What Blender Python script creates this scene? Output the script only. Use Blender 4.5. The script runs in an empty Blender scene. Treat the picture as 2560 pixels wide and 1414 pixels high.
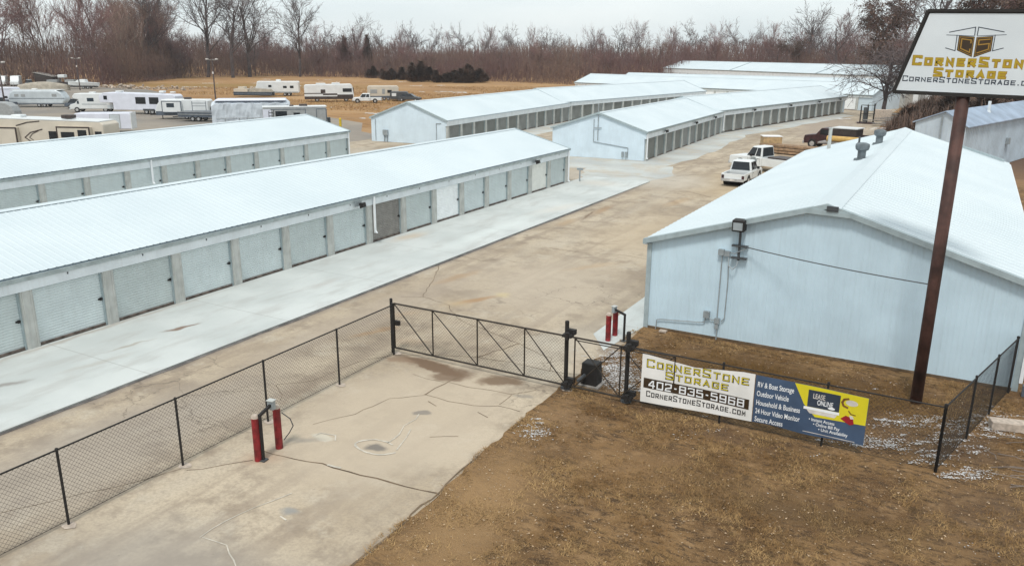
import bpy, bmesh, math, random
import numpy as np
from mathutils import Vector, Matrix
random.seed(7)
S = bpy.context.scene
COL = S.collection
R_ = math.radians

# ------------------------------------------------------------ camera
cd = bpy.data.cameras.new('camera'); cam = bpy.data.objects.new('camera', cd); COL.objects.link(cam)
PITCH, ROLL, YAW = 0.279970243, 0.00581464352, -0.508690878
cp, sp = math.cos(PITCH), math.sin(PITCH)
fw = Vector((math.sin(YAW)*cp, math.cos(YAW)*cp, -sp)); rt = Vector((math.cos(YAW), -math.sin(YAW), 0)); up = rt.cross(fw)
r2 = rt*math.cos(ROLL)+up*math.sin(ROLL); u2 = -rt*math.sin(ROLL)+up*math.cos(ROLL)
cam.matrix_world = Matrix(((r2.x, u2.x, -fw.x, 0), (r2.y, u2.y, -fw.y, 0), (r2.z, u2.z, -fw.z, 10.0), (0, 0, 0, 1)))
cd.sensor_width = 36; cd.lens = 2014.8/2560*36; cd.clip_end = 6000; cd.clip_start = 0.1
S.camera = cam

# ------------------------------------------------------------ sky, sun, exposure
SUN_EL, SUN_AZ = R_(58), R_(168)
w = bpy.data.worlds.new('World'); S.world = w; w.use_nodes = True
nt = w.node_tree; nt.nodes.clear()
out = nt.nodes.new('ShaderNodeOutputWorld'); bg = nt.nodes.new('ShaderNodeBackground')
sky = nt.nodes.new('ShaderNodeTexSky'); sky.sky_type = 'NISHITA'; sky.sun_disc = False
sky.sun_elevation = SUN_EL; sky.sun_rotation = SUN_AZ
tc = nt.nodes.new('ShaderNodeTexCoord'); mp = nt.nodes.new('ShaderNodeMapping'); mp.inputs['Scale'].default_value = (1, 1, 5)
no = nt.nodes.new('ShaderNodeTexNoise'); no.inputs['Scale'].default_value = 2.2; no.inputs['Detail'].default_value = 5
cr = nt.nodes.new('ShaderNodeValToRGB')
cr.color_ramp.elements[0].position = .35; cr.color_ramp.elements[0].color = (7.6, 8.5, 8.8, 1)
cr.color_ramp.elements[1].position = .65; cr.color_ramp.elements[1].color = (9.3, 9.8, 9.8, 1)
mx = nt.nodes.new('ShaderNodeMix'); mx.data_type = 'RGBA'; mx.inputs[0].default_value = .88
L = nt.links
L.new(tc.outputs['Generated'], mp.inputs[0]); L.new(mp.outputs[0], no.inputs['Vector']); L.new(no.outputs['Fac'], cr.inputs[0])
L.new(sky.outputs[0], mx.inputs[6]); L.new(cr.outputs[0], mx.inputs[7]); L.new(mx.outputs[2], bg.inputs[0])
bg.inputs[1].default_value = 0.1
L.new(bg.outputs[0], out.inputs[0])
sd = bpy.data.lights.new('sun', 'SUN'); sd.energy = 1.9; sd.angle = R_(11); sd.color = (1, .96, .9)
so = bpy.data.objects.new('sun', sd); COL.objects.link(so)
so.rotation_euler = Vector((-math.sin(SUN_AZ)*math.cos(SUN_EL), -math.cos(SUN_AZ)*math.cos(SUN_EL), -math.sin(SUN_EL))).to_track_quat('-Z', 'Y').to_euler()
S.view_settings.view_transform = 'Standard'; S.view_settings.look = 'None'
S.view_settings.exposure = 0.16; S.view_settings.gamma = 1.0

# ------------------------------------------------------------ material helpers
class NT:
    def __init__(s, name):
        s.m = bpy.data.materials.new(name); s.m.use_nodes = True; s.t = s.m.node_tree
        s.b = s.t.nodes['Principled BSDF']; s.tc = s.t.nodes.new('ShaderNodeTexCoord'); s.P = s.tc.outputs['Object']
    def put(s, sock, v):
        if hasattr(v, 'is_output'): s.t.links.new(v, sock)
        elif v is not None:
            if isinstance(v, tuple) and len(v) == 3 and sock.type == 'RGBA': v = v+(1,)
            sock.default_value = v
    def noise(s, scale, detail=4, rough=.55, vec=None, color=False, dist=0):
        n = s.t.nodes.new('ShaderNodeTexNoise'); s.put(n.inputs['Vector'], vec or s.P)
        n.inputs['Scale'].default_value = scale; n.inputs['Detail'].default_value = detail; n.inputs['Roughness'].default_value = rough
        n.inputs['Distortion'].default_value = dist
        return n.outputs['Color' if color else 'Fac']
    def math(s, op, a, b=None, c=None):
        n = s.t.nodes.new('ShaderNodeMath'); n.operation = op
        for i, v in enumerate((a, b, c)):
            if v is not None: s.put(n.inputs[i], v)
        return n.outputs[0]
    def vmath(s, op, a, b=None):
        n = s.t.nodes.new('ShaderNodeVectorMath'); n.operation = op; s.put(n.inputs[0], a)
        if b is not None: s.put(n.inputs[1], b)
        return n.outputs[0]
    def ss(s, v, lo, hi):
        n = s.t.nodes.new('ShaderNodeMapRange'); n.interpolation_type = 'SMOOTHSTEP'; s.put(n.inputs[0], v)
        n.inputs[1].default_value = lo; n.inputs[2].default_value = hi; return n.outputs[0]
    def mix(s, f, a, b, mode='MIX'):
        n = s.t.nodes.new('ShaderNodeMix'); n.data_type = 'RGBA'; n.blend_type = mode
        s.put(n.inputs[0], f); s.put(n.inputs[6], a); s.put(n.inputs[7], b); return n.outputs[2]
    def scale(s, vec, sc, rot=0):
        n = s.t.nodes.new('ShaderNodeMapping'); s.put(n.inputs[0], vec); n.inputs['Scale'].default_value = sc; n.inputs['Rotation'].default_value = (0, 0, rot); return n.outputs[0]
    def bump(s, h, st=.3, d=.02):
        n = s.t.nodes.new('ShaderNodeBump'); n.inputs['Strength'].default_value = st; n.inputs['Distance'].default_value = d
        s.put(n.inputs['Height'], h); s.t.links.new(n.outputs[0], s.b.inputs['Normal'])
    def col(s, v): s.put(s.b.inputs['Base Color'], v)
    def voronoi(s, scale, vec=None, feat='DISTANCE_TO_EDGE'):
        n = s.t.nodes.new('ShaderNodeTexVoronoi'); n.feature = feat; s.put(n.inputs['Vector'], vec or s.P); n.inputs['Scale'].default_value = scale
        return n.outputs['Distance']

def M(name, c, rough=.6, metal=0, var=.12, sc=3.0, bump=0, streak=0, rnd=0):
    n = NT(name); n.b.inputs['Roughness'].default_value = rough; n.b.inputs['Metallic'].default_value = metal
    f = n.noise(sc, 5)
    d = tuple(x*(1-var*1.6) for x in c); l = tuple(min(1, x*(1+var)) for x in c)
    k = n.mix(n.ss(f, .3, .7), d, l)
    if streak:   # rain streaks running down
        g = n.noise(4, 4, vec=n.scale(n.P, (2.5, 2.5, .22)))
        k = n.mix(n.math('MULTIPLY', n.ss(g, .45, .75), streak), k, tuple(x*.62 for x in (c[0]*1.05, c[1]*.98, c[2]*.9)))
    if rnd:
        oi = n.t.nodes.new('ShaderNodeObjectInfo'); k = n.mix(n.math('MULTIPLY', oi.outputs['Random'], 1.0), k, n.mix(1.0, k, (1-rnd, 1-rnd, 1-rnd*1.1), 'MULTIPLY'))
    n.col(k)
    if bump: n.bump(n.noise(sc*14, 4), bump)
    return n.m

MT = {}
def mat_roof():
    n = NT('white_metal_roof'); n.b.inputs['Roughness'].default_value = .5
    k = n.mix(n.ss(n.noise(.25, 4), .3, .7), (.55, .62, .65), (.60, .665, .69))
    k = n.mix(n.math('MULTIPLY', n.ss(n.noise(1, 4, vec=n.scale(n.P, (.25, 2.2, .25))), .5, .75), .35), k, (.58, .66, .69))
    sep = n.t.nodes.new('ShaderNodeSeparateXYZ'); n.put(sep.inputs[0], n.P)
    fr = n.math('ABSOLUTE', n.math('SUBTRACT', n.math('FRACT', n.math('DIVIDE', sep.outputs[1], .915)), .5))
    k = n.mix(n.math('MULTIPLY', n.ss(fr, .022, .01), .22), k, (.45, .52, .54)); n.col(k); return n.m
MT['roof'] = mat_roof()
MT['wallr'] = M('blue_white_gable_siding', (.545, .69, .78), .55, 0, .04, .8, streak=.14)
MT['wall'] = M('pale_blue_white_siding', (.62, .73, .81), .55, 0, .04, .8, streak=.14)
MT['trim'] = M('grey_green_trim', (.34, .41, .43), .5, 0, .08)
MT['fascia'] = M('pale_fascia_metal', (.75, .80, .83), .5, 0, .05, 1.5, streak=.2)
MT['gutter'] = M('grey_gutter_metal', (.42, .48, .49), .45, 0, .12, 2)
MT['pillar'] = M('pillar_metal', (.50, .51, .485), .55, 0, .09, 2, streak=.35)
MT['door'] = M('pale_grey_roll_door', (.655, .72, .725), .5, 0, .04, 1.2, streak=.14, rnd=.16)
MT['door_w'] = M('white_roll_door', (.93, .95, .95), .5, 0, .04)
MT['door_t'] = M('taupe_roll_door', (.27, .255, .235), .5, 0, .1)
MT['door_c'] = M('cream_roll_door', (.82, .82, .77), .5, 0, .04)
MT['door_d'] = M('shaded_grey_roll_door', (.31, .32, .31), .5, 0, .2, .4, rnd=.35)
MT['dark'] = M('black_painted_metal', (.014, .012, .011), .7, 0, .2)
MT['dkgrey'] = M('dark_grey_plastic', (.06, .065, .07), .5)
MT['bronze'] = M('brown_black_pipe', (.028, .02, .013), .55, .1, .3, 6)
MT['pipe'] = M('rusty_brown_pole', (.085, .04, .032), .7, .1, .4, 1.6, .2, streak=.6)
MT['red'] = M('red_bollard_paint', (.22, .012, .016), .5, 0, .35, 5, streak=.4)
MT['conc'] = M('concrete_cap', (.48, .40, .33), .9, 0, .15, 8, .2)
MT['ventgrey'] = M('dull_vent_grey', (.15, .175, .19), .55, .2, .2)
MT['zinc'] = M('zinc_grey', (.33, .37, .39), .5, .3, .12)
MT['glass'] = M('dark_tinted_glass', (.015, .018, .022), .12, 0, .1)
MT['glassb'] = M('blue_dark_glass', (.03, .045, .06), .15, 0, .1)
MT['white'] = M('white_vehicle_paint', (.70, .72, .72), .35, 0, .04, 1)
MT['cream'] = M('cream_vehicle_side', (.58, .52, .43), .4, 0, .04, 1)
MT['lilac'] = M('cool_white_side', (.66, .68, .76), .4, 0, .04, 1)
MT['silver'] = M('silver_aluminium_skin', (.58, .63, .66), .4, .25, .08, .6)
MT['tarp'] = M('silver_grey_tarp', (.56, .61, .66), .65, 0, .12, .8, .3)
MT['tan'] = M('tan_canvas', (.36, .32, .26), .8, 0, .15, 1)
MT['brown'] = M('brown_stripe', (.045, .03, .025), .5, 0, .2)
MT['greyside'] = M('grey_trailer_side', (.32, .33, .33), .45, 0, .08)
MT['slate'] = M('slate_grey_panel', (.09, .11, .14), .5, 0, .15)
MT['tyre'] = M('tyre_rubber', (.02, .02, .021), .85)
MT['rim'] = M('steel_rim', (.5, .5, .5), .4, .4)
MT['tail'] = M('red_lamp', (.2, .01, .01), .3)
MT['darkred'] = M('dark_maroon_paint', (.05, .018, .02), .4, 0, .3)
MT['yellow'] = M('yellow_paint', (.60, .42, .02), .5, 0, .1)
MT['amber'] = M('amber_beam_paint', (.55, .34, .10), .6, 0, .1)
MT['wood'] = M('bare_timber', (.34, .22, .13), .8, 0, .25, 3)
MT['greywood'] = M('weathered_timber', (.27, .25, .23), .85, 0, .25, 3)
MT['crate'] = M('tan_crate_board', (.48, .33, .17), .7, 0, .15, 3)
MT['signface'] = M('white_sign_face', (.66, .72, .76), .35, 0, .03, .7)
MT['gold'] = M('mustard_letter', (.42, .29, .01), .5, 0, .05)
MT['goldd'] = M('gold_outline', (.35, .20, .03), .5, 0, .05)
MT['ink'] = M('black_print', (.02, .018, .018), .5, 0, .1)
MT['brink'] = M('brown_black_print', (.04, .022, .008), .5, 0, .1)
MT['vinyl'] = M('white_vinyl_banner', (.78, .77, .745), .5, 0, .05, 1.5)
MT['yprint'] = M('yellow_letter_print', (.66, .55, .03), .5, 0, .05)
MT['wprint'] = M('white_print', (.82, .84, .86), .5, 0, .02)
MT['bvinyl'] = M('navy_vinyl_banner', (.052, .088, .155), .5, 0, .12, 1.5)
MT['yvinyl'] = M('yellow_vinyl_print', (.68, .59, .02), .5, 0, .03)
MT['navy'] = M('dark_navy_print', (.03, .045, .07), .45, 0, .1)
MT['redp'] = M('crimson_print', (.30, .01, .02), .5)
MT['brownp'] = M('brown_print', (.20, .09, .02), .5)
MT['pale'] = M('pale_print', (.66, .62, .58), .5)
MT['bluewall'] = M('blue_grey_siding', (.50, .58, .65), .5, 0, .08, .6, streak=.25)
MT['blueroof'] = M('blue_grey_roof', (.29, .36, .46), .5, 0, .15, .5)
MT['bark'] = M('grey_brown_bark', (.165, .105, .098), .9, 0, .3, .6)
MT['barkd'] = M('dark_bark', (.095, .074, .072), .9, 0, .3, .6)
MT['barkp'] = M('pale_bark', (.235, .19, .16), .9, 0, .25, .4)
MT['twig'] = M('purple_brown_twigs', (.20, .11, .102), .9, 0, .3, .25)
MT['twigt'] = M('tan_twigs', (.25, .165, .13), .9, 0, .3, .25)
MT['twigd'] = M('dark_twigs', (.13, .10, .098), .9, 0, .3, .25)
MT['leafb'] = M('dry_brown_leaves', (.12, .075, .055), .9, 0, .4, .4)
MT['cedar'] = M('dark_russet_cedar', (.11, .068, .046), .95, 0, .4, .7)

def nm_brush(name, a, b, c):
    n = NT(name); n.b.inputs['Roughness'].default_value = .95
    v = n.noise(.035, 4); k = n.mix(n.ss(v, .38, .62), a, b)
    k = n.mix(n.ss(n.noise(.9, 3), .45, .7), k, c); n.col(k); return n.m
MT['brush'] = nm_brush('brush_twigs', (.155, .083, .075), (.20, .125, .092), (.10, .055, .053))
MT['far'] = nm_brush('far_wood_twigs', (.13, .115, .115), (.175, .14, .11), (.10, .095, .10))

# blob node group: soft irregular stain mask
gt = bpy.data.node_groups.new('stain_mask', 'ShaderNodeTree')
for nme, ty in (('P', 'NodeSocketVector'), ('C', 'NodeSocketVector'), ('Inv', 'NodeSocketVector'), ('Rot', 'NodeSocketFloat'), ('Soft', 'NodeSocketFloat')):
    gt.interface.new_socket(nme, in_out='INPUT', socket_type=ty)
gt.interface.new_socket('Fac', in_out='OUTPUT', socket_type='NodeSocketFloat')
gi = gt.nodes.new('NodeGroupInput'); go = gt.nodes.new('NodeGroupOutput')
a = gt.nodes.new('ShaderNodeVectorMath'); a.operation = 'SUBTRACT'
b = gt.nodes.new('ShaderNodeVectorRotate'); b.rotation_type = 'Z_AXIS'
c = gt.nodes.new('ShaderNodeVectorMath'); c.operation = 'MULTIPLY'
d = gt.nodes.new('ShaderNodeVectorMath'); d.operation = 'LENGTH'
e = gt.nodes.new('ShaderNodeMapRange'); e.interpolation_type = 'SMOOTHSTEP'; e.inputs[1].default_value = 1.0; e.inputs[3].default_value = 0; e.inputs[4].default_value = 1
g = gt.links.new
g(gi.outputs[0], a.inputs[0]); g(gi.outputs[1], a.inputs[1]); g(a.outputs[0], b.inputs['Vector']); g(gi.outputs[3], b.inputs['Angle'])
g(b.outputs[0], c.inputs[0]); g(gi.outputs[2], c.inputs[1]); g(c.outputs[0], d.inputs[0]); g(d.outputs['Value'], e.inputs[0]); g(gi.outputs[4], e.inputs[2]); g(e.outputs[0], go.inputs[0])

def stains(n, k, lst, warp=.35, wsc=1.2):
    off = n.vmath('MULTIPLY', n.vmath('SUBTRACT', n.noise(wsc, 4, color=True), (.5, .5, .5)), (warp*2, warp*2, 0))
    wp = n.vmath('ADD', n.P, off)
    for (x, y, rx, ry, rot, soft, colr, op) in lst:
        q = n.t.nodes.new('ShaderNodeGroup'); q.node_tree = gt
        n.put(q.inputs[0], wp); q.inputs[1].default_value = (x, y, 0); q.inputs[2].default_value = (1/rx, 1/ry, 0); q.inputs[3].default_value = -R_(rot); q.inputs[4].default_value = soft
        k = n.mix(n.math('MULTIPLY', q.outputs[0], op), k, colr)
    return k

def mat_drive():
    n = NT('weathered_concrete'); n.b.inputs['Roughness'].default_value = .9
    k = n.mix(n.ss(n.noise(.16, 5), .35, .65), (.36, .285, .20), (.525, .435, .32))
    k = n.mix(n.math('MULTIPLY', n.ss(n.noise(.7, 6, .68), .46, .64), .85), k, (.25, .195, .14))
    k = n.mix(n.math('MULTIPLY', n.ss(n.noise(.5, 6, .7, vec=n.vmath('ADD', n.P, (31, 17, 0))), .52, .66), .6), k, (.52, .455, .36))
    k = n.mix(n.math('MULTIPLY', n.ss(n.noise(3.2, 5, .75), .50, .66), .35), k, (.24, .19, .145))
    k = n.mix(n.math('MULTIPLY', n.ss(n.noise(1, 4, .6, vec=n.scale(n.P, (1.1, .07, 1))), .48, .64), .55), k, (.27, .21, .155))
    k = n.mix(n.math('MULTIPLY', n.ss(n.noise(.45, 5, .6, vec=n.scale(n.P, (1, .25, 1))), .5, .72), .5), k, (.50, .43, .335))
    k = n.mix(n.math('MULTIPLY', n.ss(n.noise(14, 4, .7), .35, .7), .4), k, (.25, .205, .16))
    # pale slab by the gate, cooler in the near bay, browner dirt far up the yard
    wet = (.155, .095, .055); rust = (.33, .19, .085); pale = (.50, .445, .36); grime = (.21, .175, .14); tan = (.44, .33, .20)
    k = stains(n, k, [
        (-12.8, 16.6, 3.6, 5.2, 0, .55, (.49, .405, .305), .7), (-12.5, 8.6, 4.5, 3.0, 0, .3, (.30, .27, .235), .6),
        (-18.5, 11, 2.8, 9, 0, .3, (.315, .27, .225), .7), (-19.5, 24, 1.6, 12, 0, .3, (.35, .285, .22), .6),
        (-15.5, 31, 5, 7, 20, .2, (.45, .375, .29), .7), (-14.5, 44, 5, 9, 0, .2, (.45, .355, .245), .7),
        (-14, 66, 7, 14, 0, .2, tan, .8), (-14, 92, 6, 22, 0, .2, (.37, .265, .165), .85), (-24, 63, 10, 7, 0, .2, (.48, .43, .36), .8),
        (-17, 120, 6, 30, 10, .3, (.33, .265, .21), .8), (-48, 64, 14, 6, 0, .3, (.42, .37, .30), .7),
        (-11.5, 24, 1.6, 5, 0, .2, (.45, .40, .325), .6)], 1.2, .35)
    WET = [(-14.4, 20.45, 2.0, .45, -6, .5, wet, .95), (-13.4, 19.95, .8, .4, 20, .5, wet, .8), (-15.6, 20.3, .8, .35, 0, .3, (.25, .17, .11), .85), (-11.8, 20.5, 1.0, .5, 35, .5, (.17, .11, .065), .9),
        (-18.2, 22.2, 1.4, .3, 70, .2, rust, .5), (-19.6, 30, 2.2, .5, 80, .1, (.36, .23, .12), .5), (-15.0, 35.0, 2.5, .5, 60, .1, (.40, .27, .15), .4), (-17, 54, 3, .7, 85, .1, (.38, .25, .13), .5), (-13, 49, 3, .6, 80, .1, (.40, .26, .14), .5), (-16, 75, 5, 1.2, 80, .1, (.40, .25, .12), .6)]
    k = stains(n, k, [
        (-17.0, 27.4, 1.5, .38, 62, .2, rust, .75), (-17.4, 26.6, .9, .9, 0, 0, tan, .6), (-16.4, 28.6, .5, .5, 0, .1, (.52, .42, .23), .6),
        (-20.4, 46.6, 2.2, .14, 100, .3, wet, .75), (-20.3, 48.6, 2.6, .5, 95, .1, rust, .5), (-20.6, 43.8, 2.0, .6, 90, 0, (.40, .27, .15), .5),
        (-12.42, 15.0, .42, .24, 10, .5, (.15, .135, .12), .85), (-12.62, 17.3, .34, .2, 15, .5, (.19, .17, .15), .75), (-14.0, 14.72, .42, .22, 0, .6, (.52, .47, .38), .9),
        (-14.4, 14.3, .9, .2, 35, .2, (.28, .25, .21), .7), (-12.2, 11.6, .35, .2, 20, .2, (.25, .25, .24), .8), (-14.6, 13.1, .8, .5, 30, 0, (.38, .25, .17), .7),
        (-10.6, 19.8, .4, .14, 20, .4, (.26, .23, .19), .7), (-9.4, 24.5, 1.1, .9, 0, .2, (.25, .2, .16), .75),
        (-16.4, 22.0, .9, .5, 20, 0, (.42, .30, .20), .5), (-18.5, 24.4, 1.2, .5, 60, 0, (.43, .31, .2), .5), (-13.2, 40.0, .25, .25, 0, .2, (.55, .5, .42), .6)], .22, 1.6)
    k = stains(n, k, WET, .38, 1.5)
    # dirt collecting against the apron edge
    sx = n.t.nodes.new('ShaderNodeSeparateXYZ'); n.put(sx.inputs[0], n.vmath('ADD', n.P, n.vmath('MULTIPLY', n.noise(.8, 4, color=True), (.8, 0, 0))))
    band = n.math('MULTIPLY', n.math('MULTIPLY', n.ss(sx.outputs[0], -20.7, -21.4), n.ss(sx.outputs[0], -22.3, -21.9)), n.ss(sx.outputs[1], 62, 56))
    k = n.mix(n.math('MULTIPLY', band, .75), k, (.21, .17, .145))
    pit = n.ss(n.noise(9, 3, .6), .70, .76); k = n.mix(n.math('MULTIPLY', pit, .5), k, (.19, .155, .125))
    ed = n.voronoi(.55, n.vmath('ADD', n.P, n.vmath('MULTIPLY', n.noise(2, 4, color=True), (.9, .9, 0))))
    cm = n.math('MULTIPLY', n.ss(ed, .012, .003), n.ss(n.noise(.12, 2), .56, .64))
    k = n.mix(n.math('MULTIPLY', cm, .6), k, (.15, .12, .09))
    n.col(k); n.bump(n.noise(22, 5, .7), .25, .01); return n.m
MT['drive'] = mat_drive()

def mat_apron():
    n = NT('pale_concrete_apron'); n.b.inputs['Roughness'].default_value = .85
    k = n.mix(n.ss(n.noise(.3, 5), .35, .65), (.47, .495, .48), (.555, .578, .56))
    k = n.mix(n.math('MULTIPLY', n.ss(n.noise(1.1, 6, .65, vec=n.scale(n.P, (1, .3, 1))), .47, .68), .5), k, (.385, .38, .355))
    k = stains(n, k, [(-24.5, 18.8, .95, .17, 75, .4, (.19, .12, .08), .9), (-24.5, 16.6, 1.2, .14, 80, .2, (.30, .25, .19), .6), (-24.7, 12.5, .9, .22, 70, .2, (.25, .23, .21), .8),
        (-24.0, 15.0, 1.8, .3, 78, .1, (.40, .38, .34), .6), (-26.3, 35.5, 2.2, .8, 85, 0, (.52, .42, .31), .7), (-23, 47, 4, 1.0, 80, 0, (.60, .53, .45), .4), (-25, 58.5, 3, 2.2, 0, 0, (.55, .5, .43), .6),
        (-26.95, 17, .25, 9, 0, 0, (.33, .27, .22), .6), (-23.2, 40, .8, 10, 0, 0, (.64, .68, .66), .5), (-24, 26, 1.5, .25, 85, .1, (.44, .42, .39), .5)], .3, 1.1)
    j = n.t.nodes.new('ShaderNodeSeparateXYZ'); n.put(j.inputs[0], n.P)
    fr = n.math('ABSOLUTE', n.math('SUBTRACT', n.math('FRACT', n.math('DIVIDE', j.outputs[1], 6.1)), .5))
    k = n.mix(n.math('MULTIPLY', n.ss(fr, .0035, .0015), .55), k, (.25, .24, .22))
    n.col(k); n.bump(n.noise(22, 4), .15, .01); return n.m
MT['apron'] = mat_apron()
def mat_apron2():
    n = NT('dusty_pale_concrete'); n.b.inputs['Roughness'].default_value = .9
    k = n.mix(n.ss(n.noise(.22, 5), .35, .65), (.41, .42, .405), (.50, .515, .49))
    k = n.mix(n.math('MULTIPLY', n.ss(n.noise(.35, 6, .7), .45, .66), .7), k, (.45, .38, .29)); n.col(k); return n.m
MT['apron2'] = mat_apron2()

LAWN_PATCH = [(1.5, 12, 6, 4.5, 20, .2, (.135, .08, .045), .75), (-3.5, 10.5, 5, 2.2, 0, .1, (.16, .095, .05), .5), (-6.2, 17.5, 2.4, 1.6, 15, .1, (.34, .22, .12), .6), (-2, 17.5, 5, 1.2, -4, .1, (.15, .092, .045), .6)]
def mat_lawn():
    n = NT('dead_winter_lawn'); n.b.inputs['Roughness'].default_value = 1
    k = n.mix(n.ss(n.noise(.45, 5, .6), .35, .65), (.14, .077, .03), (.285, .178, .087))
    k = n.mix(n.math('MULTIPLY', n.ss(n.noise(1.7, 5, .65), .48, .68), .6), k, (.38, .255, .15))
    k = n.mix(n.math('MULTIPLY', n.ss(n.noise(4, 6, .75, vec=n.scale(n.P, (.6, 1.3, 1))), .47, .60), .85), k, (.06, .034, .015))
    k = n.mix(n.math('MULTIPLY', n.ss(n.noise(30, 4, .8), .52, .66), .7), k, (.44, .31, .19))
    k = stains(n, k, LAWN_PATCH+[(-4, 24.8, 6.5, 2.4, -3, .3, (.12, .065, .016), .9), (-8.6, 13.5, 2.0, 5.5, 8, .1, (.40, .27, .155), .8), (-8.9, 18.8, 1.4, 2.2, 0, .1, (.30, .20, .12), .65),
        (-8.8, 22.5, 1.2, 1.8, 0, .1, (.14, .105, .085), .7), (.6, 22.6, 2.2, 1.6, 0, .1, (.135, .09, .065), .7), (-3, 17, 3, .6, 10, .1, (.12, .075, .035), .6), (-1.0, 13, 4, 2.2, 0, 0, (.13, .078, .042), .6),
        (2.5, 19, 3, 3, 0, .1, (.15, .10, .07), .6), (-5, 20.2, 4, .6, -2, .1, (.13, .08, .05), .5)], .5, .9)
    k = n.mix(1.0, k, (.92, .83, .66), 'MULTIPLY'); n.col(k); n.bump(n.noise(30, 6, .8), .9, .05); return n.m
MT['lawn'] = mat_lawn()

def mat_field():
    n = NT('dry_tan_field'); n.b.inputs['Roughness'].default_value = 1
    p = n.scale(n.P, (.35, 1, 1), R_(0))
    k = n.mix(n.ss(n.noise(.045, 5, .6), .38, .62), (.32, .185, .08), (.42, .265, .135))
    k = n.mix(n.math('MULTIPLY', n.ss(n.noise(.16, 6, .7, vec=p), .47, .68), .65), k, (.42, .30, .195))
    k = n.mix(n.math('MULTIPLY', n.ss(n.noise(.3, 6, .7, vec=p), .5, .66), .6), k, (.19, .11, .05))
    k = n.mix(n.math('MULTIPLY', n.ss(n.noise(.09, 6, .72, vec=n.scale(n.P, (.5, 1.4, 1))), .62, .70), .55), k, (.60, .55, .50))
    k = stains(n, k, [(-185, 170, 60, 22, 25, .2, (.25, .165, .045), .75), (-200, 140, 40, 10, 30, .2, (.27, .21, .165), .7), (-120, 190, 50, 14, -12, .2, (.33, .20, .10), .5), (-215, 110, 60, 40, 30, .4, (.135, .10, .09), .7),
        (-5, 125, 9, 40, 5, .3, (.085, .048, .038), .95), (10, 100, 20, 40, 0, .3, (.10, .06, .05), .9)], 4, .08)
    k = n.mix(1.0, k, (.95, .87, .72), 'MULTIPLY'); n.col(k); n.bump(n.noise(1.5, 6, .8), .6, .3); return n.m
MT['field'] = mat_field()
def mat_lot():
    n = NT('gravel_lot_surface'); n.b.inputs['Roughness'].default_value = .95
    k = n.mix(n.ss(n.noise(.07, 5), .35, .65), (.205, .185, .165), (.30, .255, .205))
    k = n.mix(n.math('MULTIPLY', n.ss(n.noise(.5, 6, .7), .45, .7), .5), k, (.22, .18, .14)); n.col(k); n.bump(n.noise(6, 5), .4, .05); return n.m
MT['lot'] = mat_lot()
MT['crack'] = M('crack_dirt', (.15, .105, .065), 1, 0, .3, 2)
MT['lime'] = M('white_lime_line', (.53, .485, .41), .9, 0, .15, 5)
MT['seal'] = M('dirty_bottom_seal', (.17, .135, .115), .9, 0, .4, 3)
MT['joint'] = M('dark_edge_joint', (.15, .135, .125), 1, 0, .3, 2)
MT['snow'] = M('old_snow', (.62, .61, .60), .8, 0, .2, 4)
def nm_grass(name, a, b, c, s1, s2, st=()):
    n = NT(name); n.b.inputs['Roughness'].default_value = .95
    k = n.mix(n.ss(n.noise(s1, 5, .6), .36, .64), a, b); k = n.mix(n.math('MULTIPLY', n.ss(n.noise(s2, 5, .7), .48, .64), .8), k, c)
    if st: k = stains(n, k, st, .5, .9)
    k = n.mix(1.0, k, (.95, .89, .70), 'MULTIPLY'); n.col(k); return n.m
MT['grass'] = nm_grass('dead_lawn_blade', (.19, .105, .042), (.42, .285, .155), (.05, .028, .011), .55, 3.6, LAWN_PATCH+[(-4, 24.8, 6.5, 2.4, -3, .3, (.15, .082, .02), .85), (-8.6, 13.5, 2.0, 5.5, 8, .1, (.44, .30, .175), .7), (.6, 22.6, 2.4, 1.7, 0, .1, (.15, .10, .07), .7), (-8.8, 22.5, 1.2, 1.8, 0, .1, (.15, .115, .09), .7)])
MT['fgrass'] = nm_grass('dead_field_blade', (.30, .17, .075), (.42, .29, .16), (.19, .11, .05), .06, .3)
MT['leaf'] = M('pale_dead_leaf', (.46, .33, .21), .9, 0, .3, 9)
MT['rubble'] = M('pale_rubble', (.42, .34, .27), .9, 0, .3, .6)

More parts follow.
